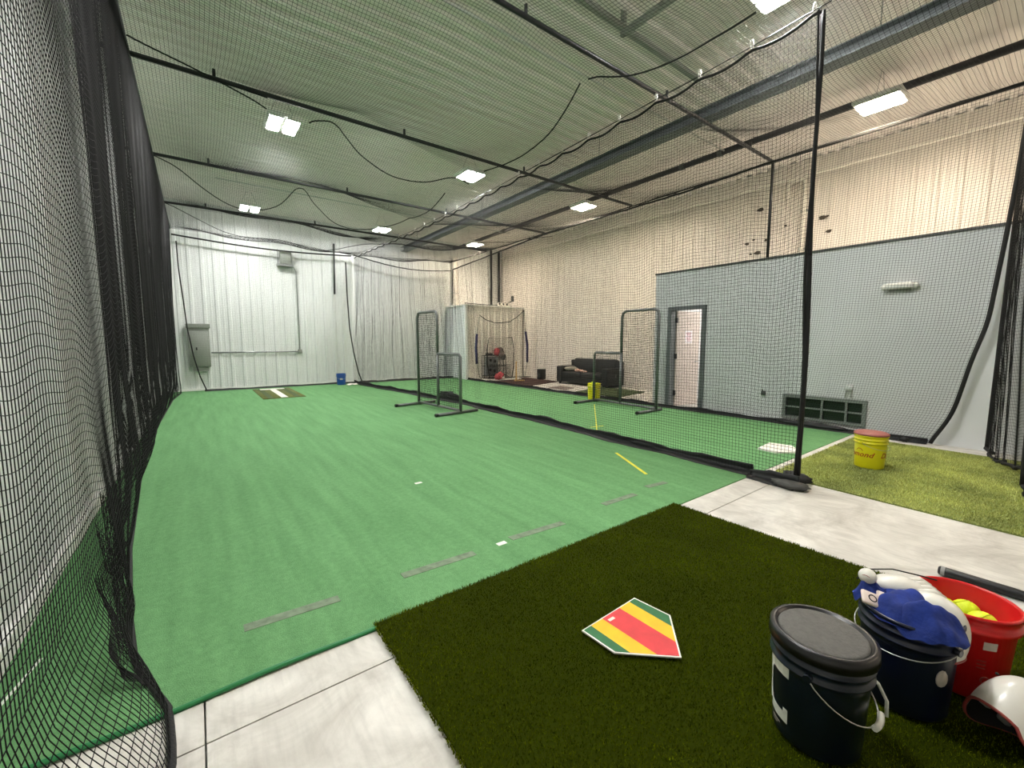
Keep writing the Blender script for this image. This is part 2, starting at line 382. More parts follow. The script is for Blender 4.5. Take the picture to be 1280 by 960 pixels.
for k, z in enumerate((1.60, 1.565, 1.53, 1.49, 1.46, 1.43)): mk.box(-.0245, -.0235, -.44 + .02 * (k % 2), -.28 - .015 * (k % 3), z, z + .014, Ml)
mk.build('printed_lines', 'ink', sg)
# added ceiling light that brightens the small room
il = thing('added_room_light', 'added bright ceiling light in the room beyond the open door', 'light', (9.6, 4.3, ZO - .26))
MB().box(-.3, .3, -.15, .15, .02, .06).build('housing', 'lamp_housing', il); MB().box(-.28, .28, -.13, .13, 0, .02).build('diffuser', 'led_room_fill', il)

# window_1 low window with two rows of dark panes
w1 = thing('window_1', 'low grey window with two rows of dark panes', 'window', (XO, WY1, WZ0)); tag(w1, kind='structure'); del w1['category']
Wd, Hd = WY1 - WY0, WZ1 - WZ0
cols = [0, .23, .50, .80, 1.0]
wf_ = MB().box(-.035, .05, -Wd - .04, .04, -.035, .012).box(-.035, .05, -Wd - .04, .04, Hd - .012, Hd + .035).box(-.035, .05, -.012, .04, 0.012, Hd - .012).box(-.035, .05, -Wd - .04, -Wd + .012, .012, Hd - .012)
wfo = wf_.build('window_frame', 'window_frame', w1)
MB().box(-.02, .04, -Wd + .012, -.012, Hd / 2 - .012, Hd / 2 + .012).build('mullion', 'window_frame', wfo)
for c in cols[1:-1]:
    MB().box(-.022, .042, -Wd * c - .014, -Wd * c + .014, .012, Hd - .012).build('mullion', 'window_frame', wfo)
for i in range(4):
    for j in range(2):
        MB().box(.015, .022, -Wd * cols[i + 1] + .012, -Wd * cols[i] - .012, .012 + j * Hd / 2, Hd / 2 * (j + 1) - .012).build('pane', 'glass_dark', w1)

# ------------------------------------------------------------------ closet box in the far right corner
cx0, cy0, cz = 7.98, 13.55, 2.74
cl = thing('corner_closet', 'white ribbed corner closet with boards on its flat top', 'closet', (cx0, cy0, 0))
core = MB().box(.03, XR - cx0 - .06, .03, YB - cy0 - .07, 0, cz).build('body', 'backing', cl)
n = 3; w = (XR - cx0 - .06) / n
me_f = ribbed(w - .003, cz, .028, .3); me_f.materials.append(MATS['pvc'])  # front panels paler, the light on that face put into their colour
for i in range(n):
    o = link('panel', me_f, None, cl); o.matrix_local = M_axes((i * w, .015, 0), (1, 0, 0), (0, 0, 1), (0, -1, 0))
n = 2; w = (YB - cy0 - .07) / n
me_s = ribbed(w - .003, cz, .028, .3); me_s.materials.append(MATS['panel_grey'])  # side panels greyer, that face's shade put into their colour
for i in range(n):
    o = link('panel', me_s, None, cl); o.matrix_local = M_axes((.015, (i + 1) * w, 0), (0, -1, 0), (0, 0, 1), (-1, 0, 0))
MB().box(-.05, XR - cx0 - .06, -.05, YB - cy0 - .07, cz, cz + .05).build('top_edge', 'white_paint', cl)
MB().box(-.03, .05, -.03, .05, 0, cz).build('corner_trim', 'white_paint', cl)

# ================================================================== FLOOR COVERINGS
TZ = 0.010
def slab_thing(name, pts, z0, z1, m, label, cat, parent=None):
    k = len(pts); v = [(p[0], p[1], z0) for p in pts] + [(p[0], p[1], z1) for p in pts]
    f = [tuple(range(k, 2 * k)), tuple(range(k))[::-1]] + [(i, (i + 1) % k, k + (i + 1) % k, k + i) for i in range(k)]
    o = MB().add(v, f).build(name, m, parent)
    if label: tag(o, label, cat)
    return o
turf = thing('cage_turf', 'bright green carpet turf covering the two cages', 'turf', (0, 0, 0))
# strips rolled out along the cage, seams barely visible
seams = [XL + .045, 1.15, 3.0, 4.85, 6.45, 8.06]
for i in range(5):
    slab_thing('turf_strip', [(seams[i] + .0002, 1.97), (seams[i + 1] - .0002, 1.97), (seams[i + 1] - .0002, YB - .04), (seams[i] + .0002, YB - .04)], 0, TZ, 'turf_green', None, None, turf)
MB().tube([(x, 1.965 + .004 * math.sin(x * 5), .012 + .004 * math.sin(x * 9)) for x in np.linspace(XL + .06, 0.64, 24)], .011, 6).build('rolled_edge', 'turf_lip', turf)

def grass(parent, x0, x1, y0, y1, z, n, hmin, hmax, wid, m, name='pile', shear=0.0, edge=0.012):
    x = rng.uniform(x0 - edge, x1 + edge, n); y = rng.uniform(y0 - edge, y1 + edge, n)
    h = rng.uniform(hmin, hmax, n); a = rng.uniform(0, 2 * PI, n); l = rng.uniform(0.1, 0.85, n) * h; la = rng.uniform(0, 2 * PI, n)
    x = x + shear * (y - y0)
    P = np.zeros((n, 3, 3)); dx, dy = np.cos(a) * wid / 2, np.sin(a) * wid / 2
    P[:, 0] = np.stack([x - dx, y - dy, np.full(n, z)], 1); P[:, 1] = np.stack([x + dx, y + dy, np.full(n, z)], 1)
    P[:, 2] = np.stack([x + np.cos(la) * l, y + np.sin(la) * l, z + h * np.sqrt(np.maximum(0.2, 1 - (l / h) ** 2))], 1)
    me = fast_mesh(name, P.reshape(-1, 3), np.arange(n * 3).reshape(n, 3))
    return tag(link(name, me, m, parent), kind='stuff')
dm = thing('batting_mat', 'dark olive deep-pile turf mat under the striped home plate', 'mat', (0, 0, 0))
MB().rbox(0.63, 3.24, -0.9, 1.985, 0.0105, 0.024, .006, 2).build('backing', 'mat_dark_base', dm)
grass(dm, 0.63, 3.24, -0.9, 1.985, 0.016, 260000, .012, .023, .0055, 'blade_dark')
lm = thing('side_mat', 'pale olive deep-pile turf mat under the yellow bucket with red lid', 'mat', (0, 0, 0))
MB().add([(4.62, -1.6, .001), (7.66, -1.6, .001), (7.74, 1.86, .001), (4.86, 1.86, .001), (4.62, -1.6, .016), (7.66, -1.6, .016), (7.74, 1.86, .016), (4.86, 1.86, .016)],
         [(3, 2, 1, 0), (4, 5, 6, 7), (0, 1, 5, 4), (1, 2, 6, 5), (2, 3, 7, 6), (3, 0, 4, 7)]).build('backing', 'mat_light_base', lm)
grass(lm, 4.62, 7.45, -1.6, 1.86, 0.012, 120000, .018, .032, .009, 'blade_light', shear=0.07)

# tape marks and lines on the turf
def mark(name, pts, m, label, cat='tape', z=TZ, th=.002, group=None):
    o = slab_thing(name, pts, z, z + th, m, label, cat); 
    if group: o['group'] = group
    return o
def strip_pts(a, b, w):
    a, b = Vector(a[:2]), Vector(b[:2]); d = (b - a).normalized(); nrm = Vector((-d.y, d.x)) * w / 2
    return [a - nrm, b - nrm, b + nrm, a + nrm]
labs = ['worn grey tape mark nearest the left net', 'worn grey tape mark left of the near white square', 'worn grey tape mark right of the near white square', 'short worn grey tape mark beyond the dark mat', 'shortest grey tape mark nearest the divider net']
for (a, b, lb) in zip(((305, 788), (503, 722), (638, 675), (754, 632), (808, 610)), ((424, 750), (593, 693), (704, 655), (794, 619), (832, 604)), labs):
    A, B = on_z(*a), on_z(*b); y = (A.y + B.y) / 2
    mark('tape_mark', [(A.x, A.y - .032), (B.x, B.y - .032), (B.x, B.y + .032), (A.x, A.y + .032)], 'tape_grey', lb, group='grey tape marks on the turf')
for (p, sx, lb) in (((523, 605), .036, 'far small white tape square on the turf'), ((627, 681), .036, 'near small white tape square between grey marks')):
    q = on_z(*p); mark('tape_square', [(q.x - sx, q.y - .02), (q.x + sx, q.y - .02), (q.x + sx, q.y + .02), (q.x - sx, q.y + .02)], 'tape_white', lb)
A, B = on_z(808, 594), on_z(770, 567); mark('painted_line', strip_pts(A, B, .035), 'tape_yellow', 'short yellow line on the turf left of the divider net', 'line')
A, B = on_z(747, 549), on_z(743, 506); mark('painted_line', strip_pts(A, B, .018), 'tape_yellow', 'long thin yellow line on the turf right of the divider net', 'line')
A = on_z(738, 535); B = on_z(755, 533); mark('painted_line', strip_pts(A, B, .022), 'tape_yellow', 'short yellow cross mark on the right cage turf', 'line', z=TZ + .002)
A, B = on_z(-6, 893), on_z(52, 826); mark('painted_line', strip_pts(A, B, .012), 'tape_white', 'thin pale line on the turf behind the left net', 'line')

# ================================================================== CEILING STEELWORK AND LIGHTS
def bolt_row(parent, pts, r=.018):
    for p in pts: MB().tube([p, (p[0], p[1], p[2] + .09)], r, 6).build('clamp', 'steel_black', parent)
PZ = 4.50
pipe_names = ['black net pipe across the ceiling nearest the camera', 'second black net pipe across the ceiling from the camera', 'third black net pipe across the ceiling from the camera', 'farthest black net pipe across the ceiling before the back wall']
PIPE_Y = [3.40, 6.34, 9.36, 12.36]
for y, lb in zip(PIPE_Y, pipe_names):
    p = thing('net_pipe', lb, 'pipe', (0, y, PZ), group='black pipes that carry the roof net')
    MB().tube([(XL + .02, 0, 0), (8.12, 0, 0)], .026, 10).build('pipe', 'steel_black', p)
    bolt_row(p, [(x, 0, .015) for x in (0.35, 2.7, 5.0, 7.3)])
MB_p = MB().tube([(8.14, 3.40, ZO + .035), (8.14, 3.40, PZ + .02)], .024, 10).build('support_post', 'steel_black'); tag(MB_p, 'thin black post standing on the grey partition under a pipe', 'post')

# steel I-beam running along the cages
bm_ = thing('steel_beam', 'grey steel beam running lengthwise above the right cage', 'beam', (6.30, 0, 4.70))
MB().box(-.115, .115, YF + .02, YB - .03, 0, .014).build('bottom_flange', 'steel_beam', bm_)
MB().box(-.012, .012, YF + .02, YB - .03, .014, .14).build('web', 'steel_beam', bm_)
MB().box(-.115, .115, YF + .02, YB - .03, .14, .154).build('top_flange', 'steel_beam', bm_)
for y in np.arange(-2.5, 14.5, 3.05): MB().box(-.04, .04, y, y + .05, -.05, 0).build('clip', 'galv', bm_)
for y in np.arange(-2.5, 14.5, 4.1): MB().tube([(0, y, .154), (0, y, ZC - 4.70)], .007, 6).build('hanger_rod', 'galv', bm_)
gp = thing('duct_pipe', 'thick black pipe running lengthwise beside the steel beam', 'pipe', (8.345, 0, 5.05))
MB().tube([(0, YF + .05, 0), (0, YB - .06, 0)], .055, 14).build('pipe', 'steel_black', gp)
for y in (0.2, 4.4, 5.2, 8.3, 11.6): MB().tube([(0, y, 0), (0, y + .09, 0)], .066, 14).build('coupling', 'elec_dark', gp)
# electrical conduits across the roof
for (y, x0, x1, lb) in ((4.35, 1.2, 8.55, 'pale conduit crossing the roof nearest the camera'), (11.8, 0.55, 8.7, 'pale conduit crossing the roof between far pipes')):
    c_ = thing('conduit', lb, 'conduit', (0, y, 5.05))
    MB().tube([(x0, 0, 0), (x1, 0, 0)], .016, 8).build('tube', 'conduit', c_)
    for x in (x0 + .4, (x0 + x1) / 2, x1 - .4): MB().tube([(x, 0, .01), (x, 0, ZC - 5.05)], .004, 5).build('hanger_wire', 'galv', c_)
# hung strut frame at the top of the picture
A = on_z(742, 2, 5.1); B = on_z(862, 92, 5.1)
sf = thing('ceiling_strut', 'dark strut frame hanging under the roof near the front', 'strut', (0, 0, 5.1))
MB().box(A.x - .6, B.x + .2, B.y - .03, B.y + .03, -.03, .03).build('cross_bar', 'elec_grey', sf)
D0 = on_z(755, 53, 5.1); D1 = on_z(840, -6, 5.1)
MB().box(D0.x - .03, D0.x + .03, min(D1.y, 2.2), B.y, -.09, -.03).build('rail', 'elec_grey', sf)
MB().box(D0.x - .025, D0.x + .025, B.y - .025, B.y + .025, -.09, .2).build('hanger', 'elec_grey', sf)
MB().box(D0.x - .025, D0.x + .025, 2.4, 2.45, -.09, .2).build('hanger', 'elec_grey', sf)

# ceiling lights: three rows of three twin-panel high bays (front-left one is out of the picture)
LZ = 4.82
LX, LY = (1.305, 4.78, 8.14), (2.0, 7.86, 13.13)
lrow = ('front', 'middle', 'far'); lcol = ('over the left cage', 'over the divider net', 'over the right wall')
def high_bay(x, y, m, label):
    t = thing('high_bay_light', label, 'light', (x, y, LZ), group='twin-panel ceiling lights')
    MB().rbox(-.24, .24, -.28, .28, .045, .10, .012, 2).build('housing', 'lamp_housing', t)
    for s in (-1, 1):
        fr_ = MB().box(s * .12 - .095, s * .12 + .095, -.26, .26, .022, .045).build('panel_frame', 'lamp_housing', t)
        MB().box(s * .12 - .075, s * .12 + .075, -.235, .235, .010, .022).build('diffuser', m, fr_)
    for sx in (-.2, .2): MB().tube([(sx, 0, .1), (sx * .2, 0, ZC - LZ)], .004, 5).build('hanger_wire', 'galv', t)
for i, x in enumerate(LX):
    for j, y in enumerate(LY):
        high_bay(x, y, 'led_warm' if i == 2 else 'led_white', f'bright twin-panel ceiling light {lcol[i]}, {lrow[j]} row')

high_bay(LX[2], -4.05, 'led_warm', 'added twin-panel ceiling light behind the camera, brightening the right side')  # added out of view, continues the right column to brighten that side

# ================================================================== NETS
# left side net, hanging close beside the camera and spilling onto the floor
BASE_Y = np.array([0.3, 1.2, 1.72, 1.98, 2.35, 2.8, 3.75, 5.65, 8.6, 13.0, 14.7])
BASE_X = np.array([-.27, -.2, -.15, -.17, -.30, -.36, -.45, -.55, -.62, -.55, -.42])
def left_S(u, v):
    y = 0.3 + u * 14.4
    y = y + 0.05 * wob(y * 2.1, 1) * (1 - v)
    bx = np.interp(y, BASE_Y, BASE_X)
    top = -0.40 + 0 * y
    mid = -0.365 - 0.09 * np.clip((y - 2) / 8, 0, 1) + 0.016 * wob(y * 2.2, 2) * np.clip((y - 1) / 2, .4, 1)
    # v: 0 floor hem .. 1 top
    z = 4.48 * v - 0.0
    sagz = 0.07 * wob(y * 2.6, 4) * np.sin(PI * np.clip(v, 0, 1))
    k = np.clip(z / 0.55, 0, 1); k = k * k * (3 - 2 * k)
    x = bx * (1 - k) + mid * k
    kt = np.clip((v - .55) / .45, 0, 1); x = x * (1 - kt) + top * kt
    x = x + 0.03 * wob(y * 4.2 + z * 1.5, 3) * np.clip(1 - z / 1.3, 0, 1) * np.clip(z / .15, 0, 1) * np.clip((y - 1.7) / 1.0, 0.1, 1)
    x = np.maximum(x, XL + .06)
    z = np.maximum(z + sagz, 0.012 + 0 * z)
    return np.stack([x, y, z], -1)
ln = thing('side_net', 'black side net hanging along the left wall beside the camera', 'net', (0, 0, 0))
netting(ln, left_S, 14.4 / 0.72, 4.55, (1, 0, 0), r=.00145, su=.07, sv=.11)
def hem(parent, S, n, r, name='hem', v=0.0, m='rope'):
    u = np.linspace(0, 1, n); p = S(u, np.full(n, v)); p[:, 2] = np.maximum(p[:, 2], r + TZ * 0)
    return MB().tube([tuple(q) for q in p], r, 6).build(name, m, parent)
hem(ln, left_S, 160, .014); hem(ln, left_S, 90, .016, 'top_rope', 1.0)
def left_fold(u, v):            # loose net bunched up near the floor
    y = 2.15 + u * 1.7; z = .012 + v * (.62 * np.sin(PI * u) + .02)
    p = left_S((y - .3) / 14.4, z / 4.48); x = p[..., 0] - .03 + .018 * np.sin(u * 46 + v * 2) - .02 * v
    return np.stack([np.maximum(x, XL + .07), y + .02 * np.sin(u * 46 + 1.2), z], -1)
netting(ln, left_fold, 3.0, .75, (1, 0, 0), r=.0014, su=.025, sv=.08)
def left_layer(u, v):            # the overlapping second width of net farther along the wall
    p = left_S(.20 + .80 * u, np.clip(v, .02, .995)); p[..., 0] = np.maximum(p[..., 0] - .05 - .02 * wob(p[..., 1] * 3.1, 7), XL + .065); return p
netting(ln, left_layer, 11.5 / .72, 4.5, (1, 0, 0), r=.0014, su=.09, sv=.2)

# divider net between the cages, hung from a cable by clips
CB = [(1.57, 4.31), (2.07, 4.27), (2.86, 4.23), (3.88, 4.19), (5.62, 4.16), (8.25, 4.12), (9.89, 4.13), (13.5, 4.26), (14.95, 4.30)]
XD = 4.45
CLIPS = list(np.arange(1.62, 14.9, 0.52))
def cable_z(y):
    return np.interp(y, [c[0] for c in CB], [c[1] for c in CB])
def scallop(y):
    return 0.045 * np.abs(np.sin(PI * (y - 1.62) / 0.52))
MBY = np.array([1.55, 2.2, 3.24, 5.4, 7.9, 10.5, 13.9, 14.9]); MBX = np.array([4.66, 4.68, 4.70, 4.78, 4.80, 4.62, 4.28, 4.30])
def div_S(u, v):
    y = 1.57 + u * 13.35
    zt = cable_z(y) - scallop(y) - .02
    bx = np.interp(y, MBY, MBX) + .03 * wob(y * 2.2, 2)
    kv = v ** 1.0
    x = bx * (1 - kv) + (XD + .08 * (1 - np.clip((y - 1.6) / 2, 0, 1))) * kv
    x = x + .035 * wob(y * 9.0, 1) * np.sin(PI * np.clip(v, 0, 1)) * np.clip((y - 4) / 4, 0.15, 1) + .05 * wob(y * 1.7 + 3 * v, 4) * np.sin(PI * v)
    z = 0.03 + (zt - .03) * v + .02 * wob(y * 3.3, 5) * np.sin(PI * v)
    return np.stack([x, y, z], -1)
dn = thing('divider_net', 'black divider net hanging from a clipped cable between the two cages', 'net', (0, 0, 0))
netting(dn, div_S, 13.35, 4.25, (1, 0, 0), su=.055, sv=.2, r=.0017)
MB().tube([(XD + .08 * (1 - min(1, max(0, (y - 1.6) / 2))), y, float(cable_z(y)) + .012) for y in np.linspace(1.5, 15.05, 60)], .006, 6).build('cable', 'steel_black', dn)
hem(dn, div_S, 27 * 8, .014, 'top_rope', 1.0)
for y in CLIPS:
    x = XD + .08 * (1 - min(1, max(0, (y - 1.6) / 2))); z = float(cable_z(y))
    MB().tube([(x, y + .014 * math.cos(a), z + .03 + .045 * math.sin(a)) for a in np.linspace(0, 2 * PI, 10)[:-1]], .0075, 5, closed=True).build('clip', 'pvc', dn)
# folded vinyl skirt along the floor
def skirt(parent, path, h=.10, lie=.10, m='vinyl', name='skirt', amp=.02, seed=1.0, z0=TZ):
    v = []; f = []; n = len(path)
    for i, (x, y) in enumerate(path):
        a = Vector(path[max(0, i - 1)]); b = Vector(path[min(n - 1, i + 1)]); d = (b - a).normalized(); nr = Vector((-d.y, d.x))
        w = float(wob(np.array(i * .55), seed)); hh = h * (1 + .3 * w)
        q = [(lie + amp * w, z0 + .006), (lie * .45 + amp * w, z0 + .016 + .012 * abs(w)), (0.0, z0 + .02), (-.012, z0 + .02 + hh * .5), (.006 + amp * .4 * w, z0 + .02 + hh), (-.012, z0 + .018 + hh), (-.03, z0 + .02 + hh * .5), (-.02, z0 + .002), (lie + amp * w, z0 + .001)]
        v += [(x + nr.x * t, y + nr.y * t, z) for t, z in q]
    k = 9
    for i in range(n - 1):
        for j in range(k): f.append((i * k + j, i * k + (j + 1) % k, (i + 1) * k + (j + 1) % k, (i + 1) * k + j))
    f += [tuple(range(k)), tuple((n - 1) * k + j for j in range(k))[::-1]]
    return MB().add(v, f, True).build(name, m, parent)
yy = np.linspace(1.98, 14.9, 90); skirt(dn, [(float(np.interp(y, MBY, MBX) + .03 * wob(np.array(y * 2.2), 2)), float(y)) for y in yy], .075, .10)
yy = np.linspace(1.52, 1.98, 8); skirt(dn, [(float(np.interp(y, MBY, MBX)) - .05, float(y)) for y in yy], .085, .12, z0=0.0)
# bunched cloth and gathered edge at the near end of the divider
def lump(c, r, seed, amp=.16, nu=22, nv=12):
    return MB().ellipsoid(c, r, nu, nv, fn=lambda d: 1 + amp * math.sin(7 * d.x + seed) * math.cos(6 * d.y + seed) + .1 * math.sin(11 * d.z + 5 * d.y + seed))
cbm = lump((4.55, 1.57, .035), (.09, .16, .038), 1.0).build('bunched_vinyl', 'vinyl_grey', dn)
lump((4.77, 1.60, .05), (.07, .13, .06), 2.4).build('bunched_hem', 'vinyl', dn)
ed = MB()
for (o, r) in (((0, 0), .020), ((.022, .012), .013), ((-.018, .014), .012)):
    ed.tube([(4.75 + o[0] - .20 * (z / 4.3) + .012 * math.sin(z * 3.2 + o[0] * 90), 1.57 + o[1] + .012 * math.sin(z * 2.6 + 1 + o[1] * 80), z) for z in np.linspace(.05, 4.30, 40)], [r * (1.25 - .45 * (z / 4.3)) for z in np.linspace(.05, 4.3, 40)], 7)
ed.build('edge_rope', 'rope', dn)
# the raised flap along the skirt
fp = on_z(800, 559); lump((fp.x + .03, fp.y, .05), (.06, .26, .045), 3.3).build('folded_flap', 'vinyl', dn)
fp = on_z(560, 500); lump((fp.x + .05, fp.y, .10), (.05, .5, .10), 4.1).build('folded_flap', 'vinyl', dn)

# roof net over both cages, sagging between the pipes
PY = np.array([-4.3, -2.4, 0.45] + PIPE_Y + [14.95])
def cell_phase(y):
    i = np.clip(np.searchsorted(PY, y) - 1, 0, len(PY) - 2); return (y - PY[i]) / (PY[i + 1] - PY[i]), i
def roof_S(u, v):
    x = -0.40 + u * (8.08 + 0.40); y = -3.2 + v * (14.95 + 3.2)
    ph, i = cell_phase(y)
    sag = np.sin(PI * ph)
    edge = np.interp(x, [-.4, XD, 8.08], [4.47, 4.24, 4.49]); cab = cable_z(np.clip(y, 1.6, 14.9))
    edge = np.where(np.abs(x - XD) < 4.9, edge + (cab - 4.24) * np.clip(1 - np.abs(x - XD) / 2.2, 0, 1), edge)
    xl = np.where(x < XD, (x + .4) / (XD + .4), (x - XD) / (8.08 - XD))
    tie = np.sin(PI * xl * np.where(x < XD, 2, 1.5)) ** 2
    free = np.sin(PI * np.clip(xl, 0, 1)) ** .6
    amp = np.array([.10, .16, .18, .16, .20, .24, .20])[np.clip(i, 0, 6)]
    lift = np.where(x < XD, .20, .10) * np.clip(np.sin(PI * xl), 0, 1) * (1 - sag)      # pulled up to the pipes
    z = edge + lift - free * (amp * sag * (0.75 + .45 * tie * np.sin(i * 2.1 + 1) ** 2)) - .05 * tie * free
    z = z + .012 * wob(x * 2 + y * 1.3, 3) * free
    return np.stack([x, y + .06 * wob(x * 1.1, 1) * sag, np.minimum(z, 4.468)], -1)
rn = thing('roof_net', 'black roof net sagging below the pipes over both cages', 'net', (0, 0, 0))
netting(rn, roof_S, 8.48, 18.15, (0, 0, 1), su=.16, sv=.16, r=.0016)
# added cords that draw the dark fold edges of the sagging net
def roof_z(x, y):
    return float(roof_S(np.array((x + .40) / 8.48), np.array((y + 3.2) / 18.15))[2])
SWAGS = [[(160, 66), (215, 92), (275, 121), (334, 151)], [(158, 86), (220, 104), (280, 122), (335, 140)],
         [(387, 168), (400, 167), (416, 169), (432, 182), (455, 198), (490, 212), (530, 218), (566, 216), (586, 222)],
         [(190, 206), (220, 220), (260, 240), (300, 252), (345, 254), (375, 246), (395, 258), (425, 270), (470, 274), (505, 270), (530, 256), (556, 230)],
         [(206, 263), (240, 276), (290, 288), (350, 296), (400, 304), (455, 303), (500, 300)],
         [(946, 2), (900, 30), (850, 62), (800, 86), (765, 96), (735, 101)], [(725, 104), (705, 130), (680, 158), (645, 185), (605, 207)],
         [(600, 300), (625, 303), (655, 305), (690, 303)]]
def catmull(p, m=5):
    p = [Vector(q) for q in p]; p = [p[0] * 2 - p[1]] + p + [p[-1] * 2 - p[-2]]; out = []
    for i in range(1, len(p) - 2):
        for k in range(m):
            t = k / m; out.append(.5 * ((2 * p[i]) + (p[i + 1] - p[i - 1]) * t + (2 * p[i - 1] - 5 * p[i] + 4 * p[i + 1] - p[i + 2]) * t * t + (3 * p[i] - p[i - 1] - 3 * p[i + 1] + p[i + 2]) * t ** 3))
    return out + [p[-2]]
for sw in SWAGS:
    pts = [on_z(q.x, q.y, 4.3) for q in catmull(sw)]
    MB().tube([(q.x, q.y, roof_z(min(q.x, 8.0), min(q.y, 14.9))) for q in pts], .009, 5).build('fold_edge_cord', 'rope', rn)
for uu in (0.0, 1.0):
    v_ = np.linspace(0, 1, 90); p = roof_S(np.full(90, uu), v_); MB().tube([tuple(q) for q in p], .014, 6).build('border_rope', 'rope', rn)

# right side net
TIE = [on_x(*q, 8.05) for q in ((1258, 300), (1235, 409), (1216, 450), (1191, 519), (1165, 553))]
EZ = np.array([4.5, 3.4] + [t.z for t in TIE][:-1] + [.03])[::-1]; EY = np.array([.56, .60] + [t.y for t in TIE][:-1] + [1.12])[::-1]
_zz = np.linspace(EZ[0], EZ[-1], 120); _yy = np.interp(_zz, EZ, EY); _k = np.hanning(19); _k /= _k.sum()
_yy = np.convolve(np.concatenate([np.full(9, _yy[0] + .04), _yy, np.full(9, _yy[-1])]), _k, 'valid'); EZ, EY = _zz, _yy
YE = 14.55
def right_S(u, v):
    ze = np.interp(v, [0, .5, 1], [.03, 2.2, 4.46])
    ye = np.interp(ze, EZ, EY)
    y = ye + (YE - ye) * u
    swag = np.interp(y, [0, 3.4, 5, 9.36, 11, YE], [4.46, 4.46, 4.40, 4.42, 4.34, 4.16])
    z = .03 + (swag - .03) * v + .02 * wob(y * 2.7, 1) * np.sin(PI * v)
    x = 8.05 - .03 + .03 * wob(y * 3.1 + v * 2, 2) * np.sin(PI * v) + .012 * wob(y * 8, 1)
    return np.stack([np.minimum(x, XO - .025), y, z], -1)
rs = thing('right_net', 'black side net hanging in front of the grey partition and sofa area', 'net', (0, 0, 0))
netting(rs, right_S, 14.0, 4.5, (1, 0, 0), su=.09, sv=.2, r=.0017)
hem(rs, right_S, 120, .02, 'top_rope', 1.0)
v_ = np.linspace(0, 1, 60); MB().tube([tuple(q) for q in right_S(np.zeros(60), v_)], .024, 7).build('edge_rope', 'rope', rs)
MB().tube([tuple(q) for q in right_S(np.ones(60), v_)], .018, 6).build('edge_rope', 'rope', rs)
skirt(rs, [(8.04 + .015 * float(wob(np.array(y * 2.)))  , float(y)) for y in np.linspace(1.15, YE, 90)], .05, .07, seed=2.2)
bp_ = on_x(1132, 549, 8.05); lump((8.0, bp_.y, .035), (.05, .05, .035), 2).build('bunched_hem', 'vinyl', rs)
lump((8.02, 2.55, .05), (.05, .5, .05), 5).build('bunched_hem', 'vinyl', rs)

# end nets
def end_S(x0, x1, y0, zt0, zt1, amp, freq, sagc):
    def S(u, v):
        x = x0 + (x1 - x0) * u; zt = zt0 + (zt1 - zt0) * u - sagc * np.sin(PI * u)
        z = .02 + (zt - .02) * v
        y = y0 + amp * wob(x * freq, 1.3) * (0.4 + .6 * np.sin(PI * np.clip(v, 0, 1)))
        return np.stack([x, y, z], -1)
    return S
S1 = end_S(4.34, 7.98, 14.62, 4.28, 4.12, .05, 14.0, .18)
en = thing('end_net', 'black end net with vertical folds closing the right cage', 'net', (0, 0, 0))
netting(en, S1, 4.9, 4.2, (0, 1, 0), su=.07, sv=.3, r=.0016)
MB().tube([tuple(on_y(px, py, 14.55)) for px, py in ((432, 328), (434, 370), (437, 410), (442, 440), (448, 465), (453, 478))], .02, 6).build('edge_rope', 'rope', en)
hem(en, S1, 60, .018, 'top_rope', 1.0); skirt(en, [(x, 14.60) for x in np.linspace(4.4, 8.0, 30)], .05, -.06, seed=1.4)
S2 = end_S(-.38, 4.3, 14.74, 4.28, 4.26, .012, 3.0, .10)
en2 = thing('end_net', 'thin black end net across the back of the left cage', 'net', (0, 0, 0))
netting(en2, S2, 4.7, 4.2, (0, 1, 0), su=.3, sv=.4, r=.0009)
hem(en2, S2, 50, .022, 'top_rope', 1.0); skirt(en2, [(x, 14.76) for x in np.linspace(.1, 4.25, 30)], .03, -.05, seed=.4)
MB().tube([tuple(on_y(px, py, 14.72)) for px, py in ((220, 301), (223, 335), (229, 375), (234, 410), (242, 445), (250, 470), (258, 487))], .016, 6).build('edge_rope', 'rope', en2)

# gathered front net at the right edge of the picture
CT = np.array([(8.06, .55), (7.4, .52), (6.6, .44), (6.25, .38), (6.0, .30), (5.8, .10), (5.6, -.4)]); CBt = np.array([(8.04, .60), (7.55, .50), (7.2, .40), (6.85, .24), (6.3, .20), (5.75, .14), (5.5, -.4)])
def cur_S(u, v):
    k = np.linspace(0, 1, 7)
    tx, ty = np.interp(u, k, CT[:, 0]), np.interp(u, k, CT[:, 1]); bx, by = np.interp(u, k, CBt[:, 0]), np.interp(u, k, CBt[:, 1])
    x = bx * (1 - v) + tx * v; y = by * (1 - v) + ty * v
    # pulled together at tie height
    tie = np.exp(-((v - .37) / .16) ** 2) * .5
    f = .05 * np.sin(u * 58 + v * 2) * (.7 + .5 * np.sin(9 * u))
    x = x + f * .7; y = y + f * .5 + .03 * tie * np.sin(PI * u)
    z = .05 + (4.45 - .05) * v + .05 * wob(u * 14, 2) * (1 - v)
    return np.stack([x, y, z], -1)
cn = thing('gathered_net', 'black net gathered in folds at the right edge of the picture', 'net', (0, 0, 0))
netting(cn, cur_S, 6.5, 4.5, (0, 1, 0), su=.03, sv=.2, r=.0017)
hem(cn, cur_S, 120, .022, 'hem', 0.0); 
MB().tube([tuple(q) for q in cur_S(np.zeros(40), np.linspace(0, 1, 40))], .022, 6).build('edge_rope', 'rope', cn)
for uu, r in ((.62, .03), (.68, .026), (.74, .03), (.80, .026)):
    MB().tube([tuple(q) for q in cur_S(np.full(40, uu), np.linspace(0, 1, 40))], r, 6).build('gathered_fold', 'rope', cn)

